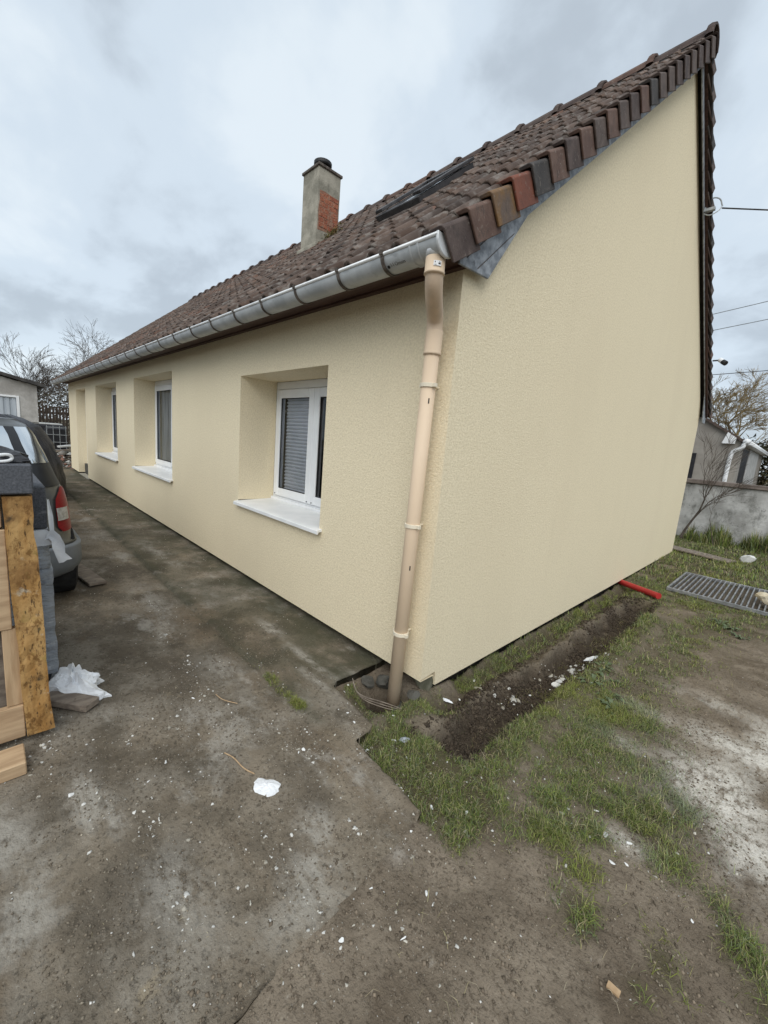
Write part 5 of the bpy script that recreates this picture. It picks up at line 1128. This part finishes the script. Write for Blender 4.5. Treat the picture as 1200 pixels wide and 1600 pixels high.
# ------------------------------------------------------------------ grass
def grass(name, n, xr, yr, lmin, lmax, wid, seed, label, mask=grass_m, lie=1.0, pal=None, dens_pow=1.3):
    r = np.random.default_rng(seed); x = r.uniform(*xr, n); y = r.uniform(*yr, n); mk = mask(x, y); tuft = fbm(x, y, 14, 2, seed+2)
    k = r.random(n) < np.clip(mk**dens_pow*(.15+1.5*sstep(.36, .64, tuft)), 0, 1); x, y, mk, tuft = x[k], y[k], mk[k], tuft[k]; n = len(x)
    z = ground_z(x, y)-.004; L_ = (lmin+(lmax-lmin)*r.random(n)**1.5)*(.55+.6*mk)*(.6+.8*tuft)
    ang = r.uniform(0, 6.28, n); d = np.stack([np.cos(ang), np.sin(ang), 0*ang], 1); s_ = np.stack([-np.sin(ang), np.cos(ang), 0*ang], 1)
    s_ = s_*np.cos(r.uniform(-1, 1, n))[:, None]
    b = np.clip(r.normal(lie, .3, n), .1, 1.3); w_ = wid*(.6+.8*r.random(n))
    p0 = np.stack([x, y, z], 1); up = np.array([0, 0, 1.])
    a1 = b*.55; a2 = b*1.55+r.normal(0, .25, n)
    p1 = p0+(d*np.sin(a1)[:, None]+up*np.cos(a1)[:, None])*(L_*.5)[:, None]; p2 = p1+(d*np.sin(a2)[:, None]+up*np.cos(a2)[:, None])*(L_*.5)[:, None]
    gzz = ground_z(p2[:, 0], p2[:, 1])+.003; p2[:, 2] = np.maximum(p2[:, 2], gzz)
    V = np.stack([p0-s_*w_[:, None]*.8, p0+s_*w_[:, None]*.8, p1-s_*w_[:, None]*.75, p1+s_*w_[:, None]*.75, p2], 1).reshape(-1, 3)
    f = np.array([(0, 1, 3), (0, 3, 2), (2, 3, 4)]); F = (f[None]+5*np.arange(n)[:, None, None]).reshape(-1, 3)
    pal = np.array(pal or [(.15, .20, .04), (.10, .145, .036), (.215, .25, .06), (.175, .205, .105), (.30, .275, .12), (.36, .31, .175)]); pr = np.array([.22, .2, .17, .18, .14, .09])[:len(pal)]
    c = pal[r.choice(len(pal), size=n, p=pr/pr.sum())]*(.55+.8*r.random(n))[:, None]
    warm = sstep(.5, .75, fbm(x, y, 2.3, 2, 77))[:, None]; c = c*(1-warm*.4)+np.array([(.24, .25, .035)])*warm*.4
    dust = lime_m(x, y)[:, None]; c = c*(1-.6*dust)+np.array([(.4, .41, .36)])*.6*dust
    o = link(name, np_mesh(name, V, F, M['leafy'], {'col': np.repeat(c, 5, 0)})); return tag(o, label, kind='stuff')
grass('grass', 105000, (-.35, 1.1), (-.72, 1.0), .014, .050, .0012, 71, 'short worn grass between the slab and the trench')
grass('grass', 120000, (.75, 2.0), (-.8, 1.1), .018, .080, .0013, 72, 'straggling tufts of grass in the bare earth')
grass('grass', 90000, (-.05, 2.2), (1.0, 4.4), .02, .075, .0022, 73, 'grass strip along the dug trench')
grass('grass', 70000, (-1.5, 4.0), (4.4, 9.6), .04, .12, .005, 74, 'rough grass near the boundary wall')
grass('grass', 26000, (-18, -13.6), (-.4, 2.5), .08, .22, .012, 75, 'rough grass beyond the house end')
STR = [(.38, .32, .2), (.30, .25, .15), (.45, .39, .27)]
ROOTS = [(.12, .085, .05), (.20, .15, .08), (.09, .10, .035), (.26, .21, .13)]
grass('dead_grass', 15000, (.05, .62), (-.32, 3.4), .02, .075, .0011, 81, 'dead brown grass and roots hanging into the trench', mask=lambda x, y: .55*sstep(.05, .4, trench_m(x, y))*sstep(.45, .65, fbm(x, y, 6, 3, 83))*(sdist(x, y, SLAB)[0] > .01), lie=1.1, pal=ROOTS)
straw_m = lambda x, y: .35+.5*grass_m(x, y)
grass('straw', 5200, (.0, 2.0), (-1.4, 2.6), .03, .10, .0009, 78, 'dry pale stems lying in the grass and earth', mask=lambda x, y: straw_m(x, y)*(sdist(x, y, SLAB)[0] > .01), lie=1.25, pal=STR)
grass('straw', 700, (-1.6, .6), (-1.8, -.5), .015, .05, .0008, 79, 'bits of dry straw on the slab', mask=lambda x, y: 0*x+.25, lie=1.3, pal=STR)
wall_g = lambda x, y: sbox(x, y, -.2, 4, 9.0, 9.55, .1)*sstep(.3, .55, fbm(x, y, 1.4, 3, 90))
grass('grass', 16000, (-.2, 3.2), (8.9, 9.58), .15, .42, .009, 76, 'taller weeds at the foot of the boundary wall', mask=wall_g, lie=.35)
joint = lambda x, y: np.exp(-(((y+.665)+.05*(fbm(x, y*0, 3, 2, 5)-.5))/.025)**2)*sstep(-.95, -.45, x)*(1-sstep(-.32, -.25, x))
grass('grass', 16000, (-1.0, -.25), (-.75, -.58), .012, .05, .0014, 77, 'weeds in the slab joint', mask=joint)
def weed(x, y, s_, seed, label, group=None):
    r = random.Random(seed); t = empty('weed', (x, y, gz(x, y)), label, 'weed', group); mb = MB()
    for i in range(16):
        a = r.uniform(0, 6.28); d = Vector((math.cos(a), math.sin(a), 0)); sd_ = Vector((-d.y, d.x, 0)); l = s_*r.uniform(.5, 1.2); w_ = l*.22; h = r.uniform(.1, .5)
        o_ = Vector((x, y, gz(x, y)))+d*s_*r.uniform(0, .6); p1 = o_+d*l*.5+Vector((0, 0, l*h)); p2 = o_+d*l+Vector((0, 0, l*h*.6))
        V = [o_-sd_*w_*.2, o_+sd_*w_*.2, p1+sd_*w_, p1-sd_*w_, p1-Vector((0, 0, w_*.3)), p2]; mb.add(V, [(0, 1, 4), (1, 2, 4), (0, 4, 3), (4, 2, 5), (3, 4, 5)])
    o = mb.build('leaves', M['weed'], t, fix=False); o['kind'] = 'stuff'; return t
M['weed'] = pmat('weed', (.075, .105, .05), (.13, .16, .085), 30, .6)
GWd = 'low broad leaved weeds in the grass by the trench'
for i, (x, y) in enumerate(((.63, 1.38), (.70, 1.25), (.66, 1.1), (.78, 1.05), (1.18, 3.35), (1.28, 3.2), (1.1, 3.45), (.85, .92))): weed(x, y, .07, 200+i, 'low broad leaved weed dusted with lime in the grass', GWd)
